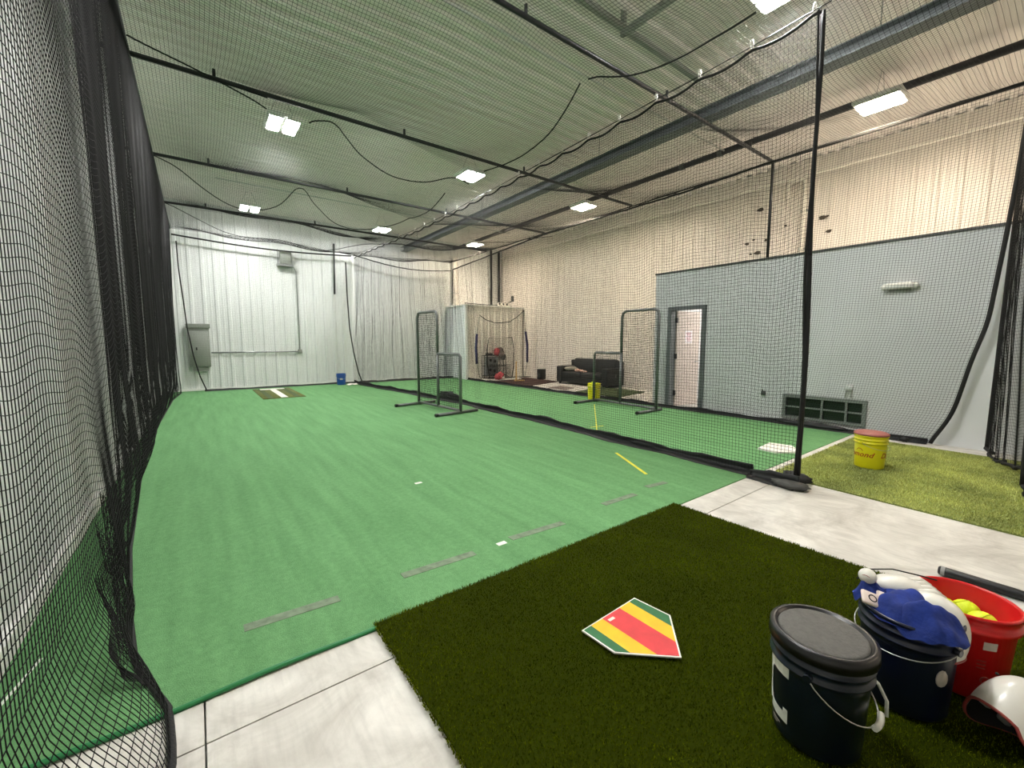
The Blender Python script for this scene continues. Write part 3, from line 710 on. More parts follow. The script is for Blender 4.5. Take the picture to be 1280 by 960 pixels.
# ================================================================== THINGS IN THE CAGES
def l_screen(name, label, far, near, split, tall_near, h_tall, h_short, foot_out, foot_in):
    """padded steel L-screen standing along y; its feet run along x"""
    A, B, D = on_z(*near, TZ), on_z(*far, TZ), on_z(*split, TZ); L = (B - A).length; s = (D - A).dot((B - A) / L)
    t = thing(name, label, 'screen', (A.x, A.y, TZ), -math.atan2(B.x - A.x, B.y - A.y)); r = .030
    fz = .04
    if tall_near:
        tall = [(0, 0, fz), (0, 0, h_tall - .12), (0, .03, h_tall - .04), (0, .12, h_tall), (0, s - .12, h_tall), (0, s - .03, h_tall - .04), (0, s, h_tall - .12), (0, s, h_short)]
        post, arm = [(0, s, h_short), (0, s, fz)], [(0, s, h_short), (0, L - .05, h_short), (0, L, h_short - .05), (0, L, fz)]
    else:
        tall = [(0, L, fz), (0, L, h_tall - .10), (0, L - .03, h_tall - .03), (0, L - .1, h_tall), (0, s + .1, h_tall), (0, s + .03, h_tall - .03), (0, s, h_tall - .10), (0, s, h_short)]
        post, arm = [(0, s, h_short), (0, s, fz)], [(0, s, h_short), (0, .04, h_short), (0, 0, h_short - .05), (0, 0, fz)]
    MB().tube(tall, r, 10).build('tall_frame', 'screen_steel', t); MB().tube(post, r, 10).build('centre_post', 'screen_steel', t); MB().tube(arm, r, 10).build('short_frame', 'screen_steel', t)
    MB().tube([(0, 0, fz + .02), (0, L, fz + .02)], r * .9, 8).build('bottom_rail', 'screen_steel', t)
    for y in (0, L):
        ft = MB().tube([(-foot_out, y - .02, fz - .008), (foot_in, y + .02, fz - .008)], r, 10).build('foot', 'screen_steel', t)
        MB().tube([(-foot_out - .01, y - .02, fz - .008), (-foot_out + .05, y - .018, fz - .008)], r * 1.12, 10).build('foot_cap', 'plastic_black', ft)
    def pan(y0, y1, z1):
        def S(u, v): return np.stack([.02 * np.sin(PI * u) * np.sin(PI * v) + 0 * u, y0 + (y1 - y0) * u, .08 + (z1 - .08) * v + .015 * wob(u * 5 + v * 9, 1)], -1)
        netting(t, S, abs(y1 - y0), z1, (1, 0, 0), cell=.045, r=.0032, su=.15, sv=.25)
    if tall_near: pan(0, s, h_tall - .03); pan(s, L, h_short)
    else: pan(s, L, h_tall - .03); pan(0, s, h_short)
    return t
l_screen('l_screen', 'grey steel L-shaped pitching screen standing on turf left of divider', (524, 505.5), (576, 517), (547, 511), False, 2.04, 1.16, .58, .42)
l_screen('l_screen', 'grey steel L-shaped pitching screen in front of the open door', (742, 502), (820, 514.5), (777, 507), True, 2.06, 1.16, .62, .20)

# ---- buckets
def bucket(name, label, loc, rz, m, rt=.150, rb=.130, h=.37, lid=None, bail=None, ribs=True, tilt=None, n=44):
    t = thing(name, label, 'bucket', loc, rz)
    R = lambda z: rb + (rt - .006 - rb) * z / h
    pr = [(0, .004), (rb - .012, .004), (rb - .004, .008), (rb, .018)]
    if ribs:
        for z in (h * .70,): pr += [(R(z), z)]
        z = h * .76; pr += [(R(z), z), (R(z) + .010, z + .004), (R(z) + .010, z + .010), (R(z), z + .014)]
        z = h * .86; pr += [(R(z), z), (R(z) + .009, z + .003), (R(z) + .009, z + .008), (R(z), z + .011)]
    else:
        z = h * .80; pr += [(R(z), z), (R(z) + .012, z + .003), (R(z) + .012, z + .02), (R(z) + .006, z + .024)]
    pr += [(rt - .004, h - .016), (rt, h - .014), (rt + .002, h - .006), (rt - .001, h), (rt - .006, h), (rt - .010, h - .01), (rb - .006, .02), (0, .014)]
    MB().lathe(pr, n).build('body', m, t)
    if bail:
        ang, drop, grip = bail            # side the bail hangs on, how far it drops
        z0 = h * .80; r0 = R(z0) + .012; pts = []
        for a in np.linspace(-PI / 2, PI / 2, 25):
            c_ = math.cos(a); rr = r0 + .010 * c_
            q = ang + a * .98
            pts.append((rr * math.cos(q), rr * math.sin(q), z0 - drop * c_ ** .8 if c_ > 0 else z0))
        b = MB().tube(pts, .0025, 6).build('bail', 'wire', t)
        for e in (pts[0], pts[-1]):
            d = Vector((e[0], e[1], 0)).normalized(); MB().tube([Vector(e) - d * .02, Vector(e) + d * .006], .013, 10).build('ear', m, t)
        if grip: MB().tube([Vector(p) + Vector((p[0], p[1], 0)).normalized() * .006 for p in pts[10:15]], .010, 8).build('grip', 'plastic_white', b)
    if lid == 'pad':
        l = MB().lathe([(0, h + .012), (rt - .018, h + .012), (rt - .014, h + .022), (rt - .004, h + .024), (rt + .006, h + .018), (rt + .008, h - .02), (rt + .003, h - .022)], n).build('lid', 'plastic_black', t)
        MB().lathe([(0, h + .020), (rt - .03, h + .0195), (rt - .021, h + .017), (rt - .019, h + .012)], n).build('foam_pad', 'foam_grey', l)
    if lid == 'cushion':
        l = MB().lathe([(0, h + .004), (rt + .004, h + .003), (rt + .008, h + .008), (rt + .006, h + .014)], n).build('lid', 'lid_red', t)
        MB().lathe([(rt + .006, h + .010), (rt + .004, h + .022), (rt - .02, h + .034), (rt * .5, h + .040), (0, h + .041)], n).build('cushion', 'lid_red', l)
    return t, R
def wrap(R, pts, off=.0012):
    """(angle, z) -> bucket surface"""
    return [((R(z) + off) * math.cos(a), (R(z) + off) * math.sin(a), z) for a, z in pts]
def wrap_band(mb, R, line, width, off=.0014, n=4):
    """a painted stroke along line [(angle, z)...], width in metres"""
    pts = []
    for (a, z), (a2, z2) in zip(line[:-1], line[1:]):
        for k in range(n): pts.append((a + (a2 - a) * k / n, z + (z2 - z) * k / n))
    pts.append(line[-1]); rr = R(.2); v = []
    for i, p in enumerate(pts):
        a = pts[max(0, i - 1)]; b = pts[min(len(pts) - 1, i + 1)]
        d = Vector(((b[0] - a[0]) * rr, b[1] - a[1])).normalized(); nr = Vector((-d.y, d.x)) * width / 2
        v += wrap(R, [(p[0] + nr.x / rr, p[1] + nr.y), (p[0] - nr.x / rr, p[1] - nr.y)], off)
    return mb.add(v, [(2 * i, 2 * i + 1, 2 * i + 3, 2 * i + 2) for i in range(len(pts) - 1)])
def wrap_text(R, text, a0, z0, size, m, parent, name='printed_word', shear=.35, slope=0.0):
    cu = bpy.data.curves.new(name, 'FONT'); cu.body = text; cu.size = size; cu.shear = shear; cu.resolution_u = 2; cu.offset = size * .012
    o = bpy.data.objects.new(name, cu); C.objects.link(o)
    dg = bpy.context.evaluated_depsgraph_get(); me = bpy.data.meshes.new_from_object(o.evaluated_get(dg))
    bpy.data.objects.remove(o); bpy.data.curves.remove(cu)
    bm = bmesh.new(); bm.from_mesh(me); bmesh.ops.triangulate(bm, faces=bm.faces)
    bmesh.ops.subdivide_edges(bm, edges=[e for e in bm.edges if e.calc_length() > .012], cuts=1)
    rr = R(z0)
    for v in bm.verts:
        z = z0 + v.co.y + slope * v.co.x; a = a0 + v.co.x / rr
        v.co = Vector(((R(z) + .0016) * math.cos(a), (R(z) + .0016) * math.sin(a), z))
    bm.to_mesh(me); bm.free(); me.materials.clear()
    return link(name, me, m, parent)

MZ = 0.026
def face_cam(loc): return math.atan2(-loc[1], -loc[0])      # direction from the bucket to the camera
nb = (1.69, .455, MZ); fa = face_cam(nb)
b1, R1 = bucket('ball_bucket', 'navy black bucket with grey padded lid nearest the camera', nb, 0, 'bucket_navy', lid='pad', bail=(fa + 1.35, .13, True))
# white block letter, its right half facing the camera's left
a = fa - .95; mb = MB()
wrap_band(mb, R1, [(a - .34, .262), (a + .34, .262)], .046); wrap_band(mb, R1, [(a - .33, .255), (a - .42, .22), (a - .44, .17), (a - .40, .125), (a - .30, .10)], .040)
wrap_band(mb, R1, [(a - .30, .095), (a - .05, .088), (a + .34, .088)], .036); wrap_band(mb, R1, [(a + .20, .105), (a + .34, .105)], .034)
mb.build('printed_letter', 'print_white', b1)
mb = MB(); wrap_band(mb, R1, [(a - .2, .052), (a + .12, .052)], .005); wrap_band(mb, R1, [(a - .2, .042), (a + .02, .042)], .004); mb.build('small_print', 'label_grey', b1)
b2p = (2.15, .31, MZ); fa2 = face_cam(b2p)
b2, R2 = bucket('gear_bucket', 'dark navy bucket heaped with blue cloth and white gear', b2p, 0, 'bucket_blue_navy', bail=(fa2 - .45, .05, False))
MB().lathe([(0, .0), (.022, .0), (.02, .004), (0, .005)], 12, M=Matrix.Translation((R2(.2) * math.cos(fa2 + .8), R2(.2) * math.sin(fa2 + .8), .19)) @ Matrix.Rotation(fa2 + .8, 4, 'Z') @ Matrix.Rotation(PI / 2, 4, 'Y') @ Matrix.Scale(1.5, 4, (1, 0, 0))).build('sticker', 'label_grey', b2)
rp = (2.455, .195, MZ); fa3 = face_cam(rp)
b3, R3 = bucket('red_bucket', 'red bucket of yellow softballs beside the gear bucket', rp, 0, 'bucket_red', rt=.158, rb=.132, h=.355, ribs=False)
mb = MB(); 
for z in np.arange(.232, .262, .008): wrap_band(mb, R3, [(fa3 + .42, z), (fa3 + .70, z)], .0085)
mb.build('label_sticker', 'label_grey', b3)
mb = MB()
for z in (.15, .165, .18): wrap_band(mb, R3, [(fa3 + .34, z), (fa3 + .52, z)], .005)
mb.build('worn_print', 'trim_red', b3)
# softballs
R_BALL = .0485
def ball_meshes():
    a = MB().ellipsoid((0, 0, 0), (R_BALL,) * 3, 24, 14).mesh('ball'); a.materials.append(MATS['ball_yellow'])
    pts = []
    for t in np.linspace(0, 2 * PI, 60)[:-1]:
        p = Vector((math.cos(t) + .35 * math.cos(3 * t), math.sin(t) - .35 * math.sin(3 * t), 1.15 * math.sin(2 * t))).normalized() * R_BALL * 1.005
        pts.append(p)
    s = MB().tube(pts, .0017, 5, closed=True).mesh('seam'); s.materials.append(MATS['seam_yellow']); return a, s
bm1, bm2 = ball_meshes()
bl_ = [((-.035, .05, .288), 'yellow softball highest in the red bucket, nearest the gear bucket'), ((-.015, -.055, .275), 'yellow softball with seams showing on the right of the red bucket'),
       ((-.085, .0, .218), 'yellow softball half hidden at the left rim of the red bucket'), ((.072, .0, .262), 'yellow softball at the far side inside the red bucket')]
for k, (p, lb) in enumerate(bl_):
    o = thing('softball', lb, 'ball', (rp[0] + p[0], rp[1] + p[1], rp[2] + p[2]), k * 1.1, 'softballs in the red bucket'); o.rotation_euler = (k * .9 + .5, k * 1.3, k)
    link('cover', bm1, None, o); link('seam', bm2, None, o)

# ---- gear in the navy bucket
def helmet(name, label, M, with_logo=True, bill=True):
    t = thing(name, label, 'helmet'); t.matrix_world = M
    # local: dome towards +z, brow towards +x; opening below z=0
    def shell(k, z0):
        v = []; f = []; nu, nv = 32, 12
        for i in range(nv + 1):
            for j in range(nu):
                ph = 2 * PI * j / nu; low = z0 - .055 * max(0, abs(math.sin(ph))) ** 3 * (1 if math.cos(ph) > -.6 else .5)
                th = (PI / 2 + .0) * i / nv; rr = math.sin(th); zz = math.cos(th)
                z = zz * .125 * k if i < nv else 0
                drop = (low) * (i / nv) ** 3
                v.append((rr * .118 * k * math.cos(ph), rr * .098 * k * math.sin(ph), z + drop))
        for i in range(nv):
            for j in range(nu): f.append((i * nu + j, (i + 1) * nu + j, (i + 1) * nu + (j + 1) % nu, i * nu + (j + 1) % nu))
        return v, f
    v, f = shell(1.0, -.045); o = MB().add(v, f, True); o.build('shell', 'helmet_white', t)
    vi, fi = shell(.93, -.045); MB().add(vi, [q[::-1] for q in fi], True).build('liner', 'pad_black', t)
    rim = v[-32:]; MB().tube([Vector(p) * .985 for p in rim], .0055, 6, closed=True).build('rim', 'trim_red', t)
    # bill
    bv = []; 
    for j, ph in enumerate(np.linspace(-.75, .75, 13)):
        r0, r1 = 1.0, 1.0 + .42 * math.cos(ph * 1.9) ** .8 if abs(ph) < .8 else 1
        for k2, q in ((r0, -.035), (r1, -.052)): bv += [(k2 * .118 * math.cos(ph), k2 * .098 * math.sin(ph), q), (k2 * .118 * math.cos(ph), k2 * .098 * math.sin(ph), q - .005)]
    bf = []
    for j in range(12):
        b = 4 * j; bf += [(b, b + 2, b + 6, b + 4), (b + 1, b + 5, b + 7, b + 3), (b + 2, b + 3, b + 7, b + 6)]
    if bill: MB().add(bv, bf, True).build('bill', 'helmet_white', t)
    for s in (-1, 1): MB().lathe([(0, .003), (.013, .003), (.016, 0), (.016, -.004)], 14, M=Matrix.Translation((.0, s * .097, -.045)) @ Matrix.Rotation(-s * PI / 2, 4, 'X')).build('ear_hole', 'pad_black', t)
    for (x, y) in ((-.06, .055), (.05, .065), (-.06, -.055), (.05, -.065)): MB().rbox(x - .024, x + .024, y * .78 - .012, y * .78 + .012, -.045, .03, .010, 2).build('pad', 'pad_grey', t)
    if with_logo:
        c0 = Vector((-.035, .088, .036)); nn = Vector((-.12, .93, .30)).normalized(); e1 = Vector((1, .12, 0)).normalized(); e2 = nn.cross(e1)
        MB().tube([c0 + nn * .0055 + e1 * .018 * math.cos(q) + e2 * .013 * math.sin(q) for q in np.linspace(0, 2 * PI, 20)[:-1]], .0024, 6, closed=True).build('ring_logo', 'trim_red', t)
        for p in ((-.075, .05, .075), (.03, .075, .075)): MB().ellipsoid(p, (.006, .005, .005), 8, 6).build('vent_hole', 'pad_black', t)
    return t
def aim(c, zdir, xdir):
    z = Vector(zdir).normalized(); x = Vector(xdir); x = (x - z * x.dot(z)).normalized(); y = z.cross(x); return M_axes(c, x, y, z)
hc = on_z(1272, 893, MZ + .11)
helmet('batting_helmet', 'white batting helmet lying on the dark mat beside the red bucket', aim((hc.x, hc.y, hc.z), (.60, -.28, .74), (.45, -.40, -.75)))
helmet('batting_helmet', 'white batting helmet poking out of the gear bucket under blue cloth', aim((2.182, .258, MZ + .312), (.22, -.22, .95), (.3, -.9, -.2)), True, False)
# blue jersey heaped over the rim
def cloth_heap(c, rx, ry, h, seed, rz, n=46):
    v = []; f = []; M = Matrix.Translation(c) @ Matrix.Rotation(rz, 4, 'Z')
    for i in range(n + 1):
        for j in range(n + 1):
            x, y = (i / n * 2 - 1), (j / n * 2 - 1); sx, sy = x * math.sqrt(1 - y * y / 2), y * math.sqrt(1 - x * x / 2); r = math.hypot(sx, sy)
            z = h * (1 - r ** 2.2) + .014 * math.sin(4.2 * sx + seed) * math.cos(3.4 * sy + 2 * seed) + .006 * math.sin(8 * sx + 5 * sy + seed) + .003 * math.sin(13 * sy - 6 * sx)
            v.append(M @ Vector((sx * rx, sy * ry, z)))
    for i in range(n):
        for j in range(n): f.append((i * (n + 1) + j, (i + 1) * (n + 1) + j, (i + 1) * (n + 1) + j + 1, i * (n + 1) + j + 1))
    return v, f
je = thing('blue_jersey', 'royal blue jersey bunched over the rim of the gear bucket', 'jersey', (0, 0, 0))
v, f = cloth_heap((2.125, .325, MZ + .345), .125, .115, .095, 1.0, .3); MB().add(v, f, True).build('body', 'cloth_blue', je)
v, f = cloth_heap((2.085, .255, MZ + .345), .095, .115, .095, 2.7, .2); MB().add(v, f, True).build('sleeve', 'cloth_blue', je)
v, f = cloth_heap((2.115, .425, MZ + .375), .05, .06, .06, 4.2, 1.2); MB().add(v, f, True).build('collar', 'cloth_blue', je)
ga = thing('batting_glove', 'white batting glove with dark lacing at the back of the gear bucket', 'glove', (2.225, .365, MZ + .41))
MB().ellipsoid((0, 0, 0), (.085, .055, .035), 18, 10, M=Matrix.Rotation(-.9, 4, 'Z')).build('palm', 'helmet_white', ga)
for k in range(4):
    q = Matrix.Rotation(2.2, 4, 'Z'); MB().tube([q @ Vector(p) for p in ((-.05, -.04 + .026 * k, .0), (-.10, -.05 + .03 * k, .01), (-.135, -.05 + .03 * k, -.01))], [.013, .012, .009], 8).build('finger', 'helmet_white', ga)
MB().tube([(-.12, .10, .02), (-.06, .09, .045), (.02, .02, .05), (.07, -.06, .04), (.10, -.10, .03)], .003, 5).build('lace', 'pad_black', ga)
gt = thing('wrist_guard', 'small pale pink guard with ring logo on the bucket rim', 'guard', (2.055, .405, MZ + .392)); gt.rotation_euler = (.35, -.55, .4)
MB().rbox(-.028, .028, -.034, .034, -.008, .008, .007, 2).build('pad', 'guard_white', gt); MB().rbox(.0, .05, -.052, -.022, -.006, .008, .006, 2).build('tab', 'guard_white', gt)
MB().tube([(.013 * math.cos(q), .013 * math.sin(q), .0085) for q in np.linspace(0, 2 * PI, 16)[:-1]], .0022, 5, closed=True).build('ring_logo', 'pad_black', gt)
wbz = thing('baseball', 'white baseball on top of the blue cloth in the gear bucket', 'ball', (2.115, .435, MZ + .452))
MB().ellipsoid((0, 0, 0), (.030,) * 3, 18, 12).build('cover', 'helmet_white', wbz)
MB().tube([(.0305 * math.cos(q) * .9, .0305 * math.sin(q) * .9, .013 * math.cos(2 * q)) for q in np.linspace(0, 2 * PI, 24)[:-1]], .0013, 5, closed=True).build('seam', 'trim_red', wbz)
# white strap by the near bucket
st = MB().tube([(1.83, .36, MZ + .23), (1.845, .325, MZ + .20), (1.85, .30, MZ + .15), (1.84, .295, MZ + .10)], .006, 6).build('bail_cord', 'plastic_white', None)
st.parent = b1; st.matrix_parent_inverse = Matrix.Translation(nb).inverted()

# ---- bat on the concrete
bt = thing('baseball_bat', 'black bat lying on the concrete behind the red bucket', 'bat', (3.56, .405, .029))
MB().lathe([(0, 0), (.020, .0), (.026, .006), (.028, .02), (.028, .30), (.024, .42), (.016, .60), (.012, .80), (.0125, .82), (.022, .828), (.022, .84), (0, .842)], 20, M=Matrix.Rotation(PI / 2, 4, 'X')).build('barrel', 'steel_black', bt)
MB().lathe([(.0278, .012), (.0284, .02), (.0285, .03)], 20, M=Matrix.Rotation(PI / 2, 4, 'X')).build('end_ring', 'pad_grey', bt)

# ---- home plates
def plate(name, label, pts, z, th, stripes=None, m='plate_white'):
    t = thing(name, label, 'home plate', (0, 0, 0)); slab_thing('base', pts, z, z + th, m, None, None, t); return t
hpx = [(793, 747), (838, 769), (852, 822), (768, 816), (727, 788)]
hz = MZ + .017
P = [on_z(*q, hz) for q in hpx]; cxy = sum((p for p in P), Vector((0, 0, 0))) / 5
hp = plate('home_plate', 'striped green, yellow and red home plate on the dark mat', [(p.x, p.y) for p in P], hz - .006, .006)
# inner pentagon cut into stripes (P[4]->P[0] is the front edge; stripes run from it to the point)
I = [cxy + (p - cxy) * .955 for p in P]
fl_, frt = I[4], I[0]; ax = (frt - fl_).normalized(); dep = Vector((ax.y, -ax.x, 0)); W = (frt - fl_).length
def clip(poly, a, b):
    def half(pl, s, lim):
        out = []
        for i in range(len(pl)):
            p, q = pl[i], pl[(i + 1) % len(pl)]; dp, dq = s * ((p - fl_).dot(ax) - lim), s * ((q - fl_).dot(ax) - lim)
            if dp >= 0: out.append(p)
            if dp * dq < 0: out.append(p + (q - p) * (dp / (dp - dq)))
        return out
    return half(half(poly, 1, a), -1, b)
for (a, b, m_) in ((-.02, .125, 'plate_green'), (.125, .335, 'plate_yellow'), (.335, .675, 'plate_red'), (.675, .885, 'plate_yellow'), (.885, 1.05, 'plate_green')):
    pl = clip(I[::-1], a * W, b * W)
    slab_thing('stripe', [(p.x, p.y) for p in pl], hz, hz + .0015, m_, None, None, hp)
ws = fl_ + ax * W * .42 + dep * .03; slab_thing('white_sticker', [(ws.x - .02, ws.y - .008), (ws.x + .02, ws.y - .008), (ws.x + .02, ws.y + .008), (ws.x - .02, ws.y + .008)], hz + .0015, hz + .0025, 'plate_white', None, None, hp)
hw = [on_z(*q, .03) for q in ((962, 553), (990, 557), (1002, 565), (969, 565), (947, 560))]
plate('home_plate', 'plain white home plate on the right cage turf', [(p.x, p.y) for p in hw], TZ, .02)
pm = thing('pitching_mat', 'olive pitching mat with white rubber by the back wall', 'mat', (1.70, 13.1, TZ))
MB().rbox(-.48, .48, -1.28, 1.25, 0, .014, .005, 1).build('base', 'olive_mat', pm)
for x in (-.30, .30): MB().box(x - .06, x + .06, -1.25, 1.22, .014, .016).build('worn_strip', 'olive_dark', pm)
MB().box(-.075, .075, -1.24, .9, .014, .020).build('white_stripe', 'plate_white', pm); MB().box(-.31, .31, .9, 1.12, .014, .024).build('pitching_rubber', 'plate_white', pm)

# ---- yellow bucket on the pale mat
yb_ = (5.96, 1.30, .020); fy = face_cam(yb_)
b4, R4 = bucket('ball_bucket', 'yellow bucket with red cushioned lid on the pale mat', yb_, 0, 'bucket_yellow', lid='cushion', bail=(fy + 1.0, .07, False))
wrap_text(R4, 'Diamond', fy - 2.0, .135, .080, 'print_red', b4); wrap_text(R4, 'Diamond', fy + .72, .135, .080, 'print_red', b4)
mb = MB(); wrap_band(mb, R4, [(fy - .95, .20), (fy - .80, .222), (fy - .60, .222), (fy - .45, .20)], .006); mb.build('printed_arc', 'print_red', b4)
b5, R5 = bucket('ball_bucket', 'yellow bucket behind the far L-screen in the right cage', (7.70, 6.98, TZ), 0, 'bucket_yellow', rt=.16, rb=.142, h=.40, bail=(3.6, .05, False))
for k, (dx, dy, z) in enumerate(((.0, .05, .385), (-.06, -.04, .38), (.06, -.04, .375))):
    o = thing('softball', ('yellow softball heaped highest in the far yellow bucket', 'yellow softball at the front of the far yellow bucket', 'yellow softball at the back of the far yellow bucket')[k], 'ball', (7.70 + dx, 6.98 + dy, TZ + z), 0, 'softballs in the far yellow bucket'); link('cover', bm1, None, o); link('seam', bm2, None, o)
b6, R6 = bucket('ball_bucket', 'small blue bucket against the back wall beside the net', (3.72, 14.35, TZ), 0, 'bucket_blue', bail=(-1.6, .10, False))
mb = MB(); wrap_band(mb, R6, [(-2.1, .20), (-1.5, .20)], .05); mb.build('label_sticker', 'label_grey', b6)
tw = thing('rag', 'pale blue rag on the turf beside the blue bucket', 'cloth', (4.02, 14.2, TZ)); v, f = cloth_heap((0, 0, 0), .2, .09, .045, 2, .2, 20); MB().add(v, f, True).build('cloth', 'pvc', tw)

# ================================================================== THE LOUNGE CORNER BEYOND THE RIGHT NET
def flat(name, pix, m, label, cat, th=.012):
    return slab_thing(name, [tuple(on_z(*q)[:2]) for q in pix], 0, th, m, label, cat)
br = slab_thing('brown_mat', [(8.22, 10.35), (10.2, 10.95), (10.35, 13.0), (8.35, 12.75)][::-1][::-1], 0, .02, 'brown_mat', 'dark brown pitching mat on the floor before the closet', 'mat')
gm = flat('green_mat', [(720, 490), (772, 497), (806, 490.5), (752, 484.5)], 'olive_dark', 'dark green turf mat on the concrete in front of the sofa', 'mat', .02)
rg = flat('small_rug', [(686, 484.5), (706, 488), (718, 485), (700, 482.5)], 'mat_rug', 'small mottled rug on the pale concrete near the sofa', 'rug', .01)
# sofa facing the cages
so = thing('sofa', 'black two-seat sofa against the cream wall', 'sofa', (9.86, 8.42, 0))
SL, SD = 2.25, .80
MB().rbox(.04, SD, .05, SL - .05, .06, .26, .03, 2).build('base', 'sofa_black', so)
for k in range(2): MB().rbox(.0, SD - .18, .24 + k * (SL - .48) / 2 + .005, .24 + (k + 1) * (SL - .48) / 2 - .005, .24, .43, .045, 3).build('seat_cushion', 'sofa_black', so)
for k in range(2):
    Mt = Matrix.Translation((SD - .22, 0, .40)) @ Matrix.Rotation(math.radians(10), 4, 'Y')
    MB().rbox(-.02, .2, .22 + k * (SL - .44) / 2 + .005, .22 + (k + 1) * (SL - .44) / 2 - .005, 0, .47, .05, 3, Mt).build('back_cushion', 'sofa_black', so)
MB().rbox(SD - .14, SD + .02, .03, SL - .03, .08, .80, .04, 3).build('back_frame', 'sofa_black', so)
for y in (0, SL - .23): MB().rbox(-.02, SD, y, y + .23, .05, .60, .05, 3).build('arm', 'sofa_black', so)
for (x, y) in ((.06, .06), (SD - .1, .06), (.06, SL - .12), (SD - .1, SL - .12)): MB().box(x, x + .06, y, y + .06, 0, .07).build('leg', 'plastic_black', so)
pw = thing('pillow', 'grey beige pillow lying on the sofa seat', 'pillow', (10.10, 10.2, .515)); MB().ellipsoid((0, 0, 0), (.20, .26, .085), 18, 10).build('cover', 'pillow_grey', pw)
for k, (y, z, r) in enumerate(((9.84, .475, .075), (9.64, .47, .06), (9.50, .46, .05))):
    o = thing('stuffed_glove', ('pinkish white ball glove next to the pillow on the sofa', 'pinkish white ball glove in the middle of the sofa seat', 'smallest pinkish white glove on the sofa seat')[k], 'glove', (10.02, y, z), k)
    lump((0, 0, 0), (r * 1.3, r, r * .7), k).build('palm', 'cloth_pink', o); MB().tube([(r * .6, -r * .5, 0), (r * 1.1, -r * 1.1, r * .3)], [r * .35, r * .2], 8).build('thumb', 'cloth_pink', o)
# speaker
sp = thing('floor_speaker', 'small black box speaker standing on the brown mat', 'speaker', (10.28, 11.95, 0.02)); MB().rbox(-.12, .12, -.12, .12, 0, .38, .012, 2).build('cabinet', 'plastic_black', sp)
MB().lathe([(.085, 0), (.08, .006), (.03, -.004), (0, .002)], 20, M=Matrix.Translation((-.122, 0, .14)) @ Matrix.Rotation(-PI / 2, 4, 'Y')).build('woofer', 'elec_dark', sp)
# large bow net with purple sleeves
bn = thing('bow_net', 'large bow-framed hitting net with purple side sleeves', 'net', (0, 12.85, .012))
def bpole(px): return [on_y(*q, 12.85) for q in px]
Lp = [Vector((q.x, 0, max(0.02, q.z))) for q in bpole([(600, 473), (596, 455), (595, 435), (596, 418), (599, 396)])]
Rp = [Vector((q.x, 0, max(0.02, q.z))) for q in bpole([(656, 471), (659, 453), (659, 432), (657, 415), (655, 389)])]
for nm, pp in (('side_pole', Lp), ('side_pole', Rp)):
    o = MB().tube(pp, .014, 8).build(nm, 'elec_grey', bn)
    MB().tube([pp[1], (pp[1] + pp[2]) / 2 + Vector((0, 0, 0)), pp[2], pp[3]], .045, 8).build('sleeve', 'sleeve_purple', o)
tp = [on_y(*q, 12.85) for q in ((599, 394), (607, 400), (617, 403.5), (627, 404), (637, 402.5), (646, 397), (655, 388.5))]
tp = [Vector((q.x, 0, q.z)) for q in tp]; MB().tube(tp, .014, 7).build('top_cord', 'rope', bn)
MB().tube([Lp[0] + Vector((-.1, -.25, .01)), Lp[0], Rp[0], Rp[0] + Vector((.1, -.25, .01))], .014, 8).build('base_bar', 'steel_black', bn)
def bow_S(u, v):
    k = np.linspace(0, 1, 7); zt = np.interp(u, k, [p.z for p in tp]); lx = np.interp(v, np.linspace(0, 1, 5), [p.x for p in Lp]); rx = np.interp(v, np.linspace(0, 1, 5), [p.x for p in Rp])
    return np.stack([lx + (rx - lx) * u, .22 * np.sin(PI * u) * np.sin(PI * v), .05 + (zt - .05) * v], -1)
netting(bn, bow_S, 2.1, 2.3, (0, 1, 0), cell=.05, r=.0012, su=.2, sv=.2)
# smaller pop-up net behind
sn = thing('popup_net', 'small black pop-up net standing inside the bow net', 'net', (0, 13.22, .012))
q = [on_y(*p, 13.22) for p in ((612, 473), (609, 455), (609, 436), (611, 423), (640, 422), (642, 436), (642, 458), (640, 472))]; q = [Vector((p.x, 0, max(.02, p.z))) for p in q]
MB().tube(q[:4], [.02, .03, .02, .012], 8).build('side_pole', 'steel_black', sn); MB().tube(q[4:], [.012, .018, .02, .02], 8).build('side_pole', 'steel_black', sn)
MB().tube([q[3], (q[3] + q[4]) / 2 + Vector((0, 0, -.03)), q[4]], .010, 6).build('top_cord', 'rope', sn)
MB().tube([q[0] + Vector((-.05, 0, 0)), q[7] + Vector((.05, 0, 0))], .02, 6).build('base_bar', 'steel_black', sn)
def pop_S(u, v): return np.stack([q[0].x + (q[7].x - q[0].x) * u, .08 * np.sin(PI * u) * np.sin(PI * v), .04 + (q[3].z - .04) * v], -1)
netting(sn, pop_S, 1.1, 1.55, (0, 1, 0), cell=.05, r=.0016, su=.3, sv=.3)
def pop_bag(u, v): return np.stack([q[0].x + .03 + (q[7].x - q[0].x - .06) * u, .05 - .14 * np.sin(PI * u) * np.sin(PI * v), .04 + .50 * v], -1)
netting(sn, pop_bag, 1.1, .5, (0, 1, 0), cell=.022, r=.0022, su=.2, sv=.1)
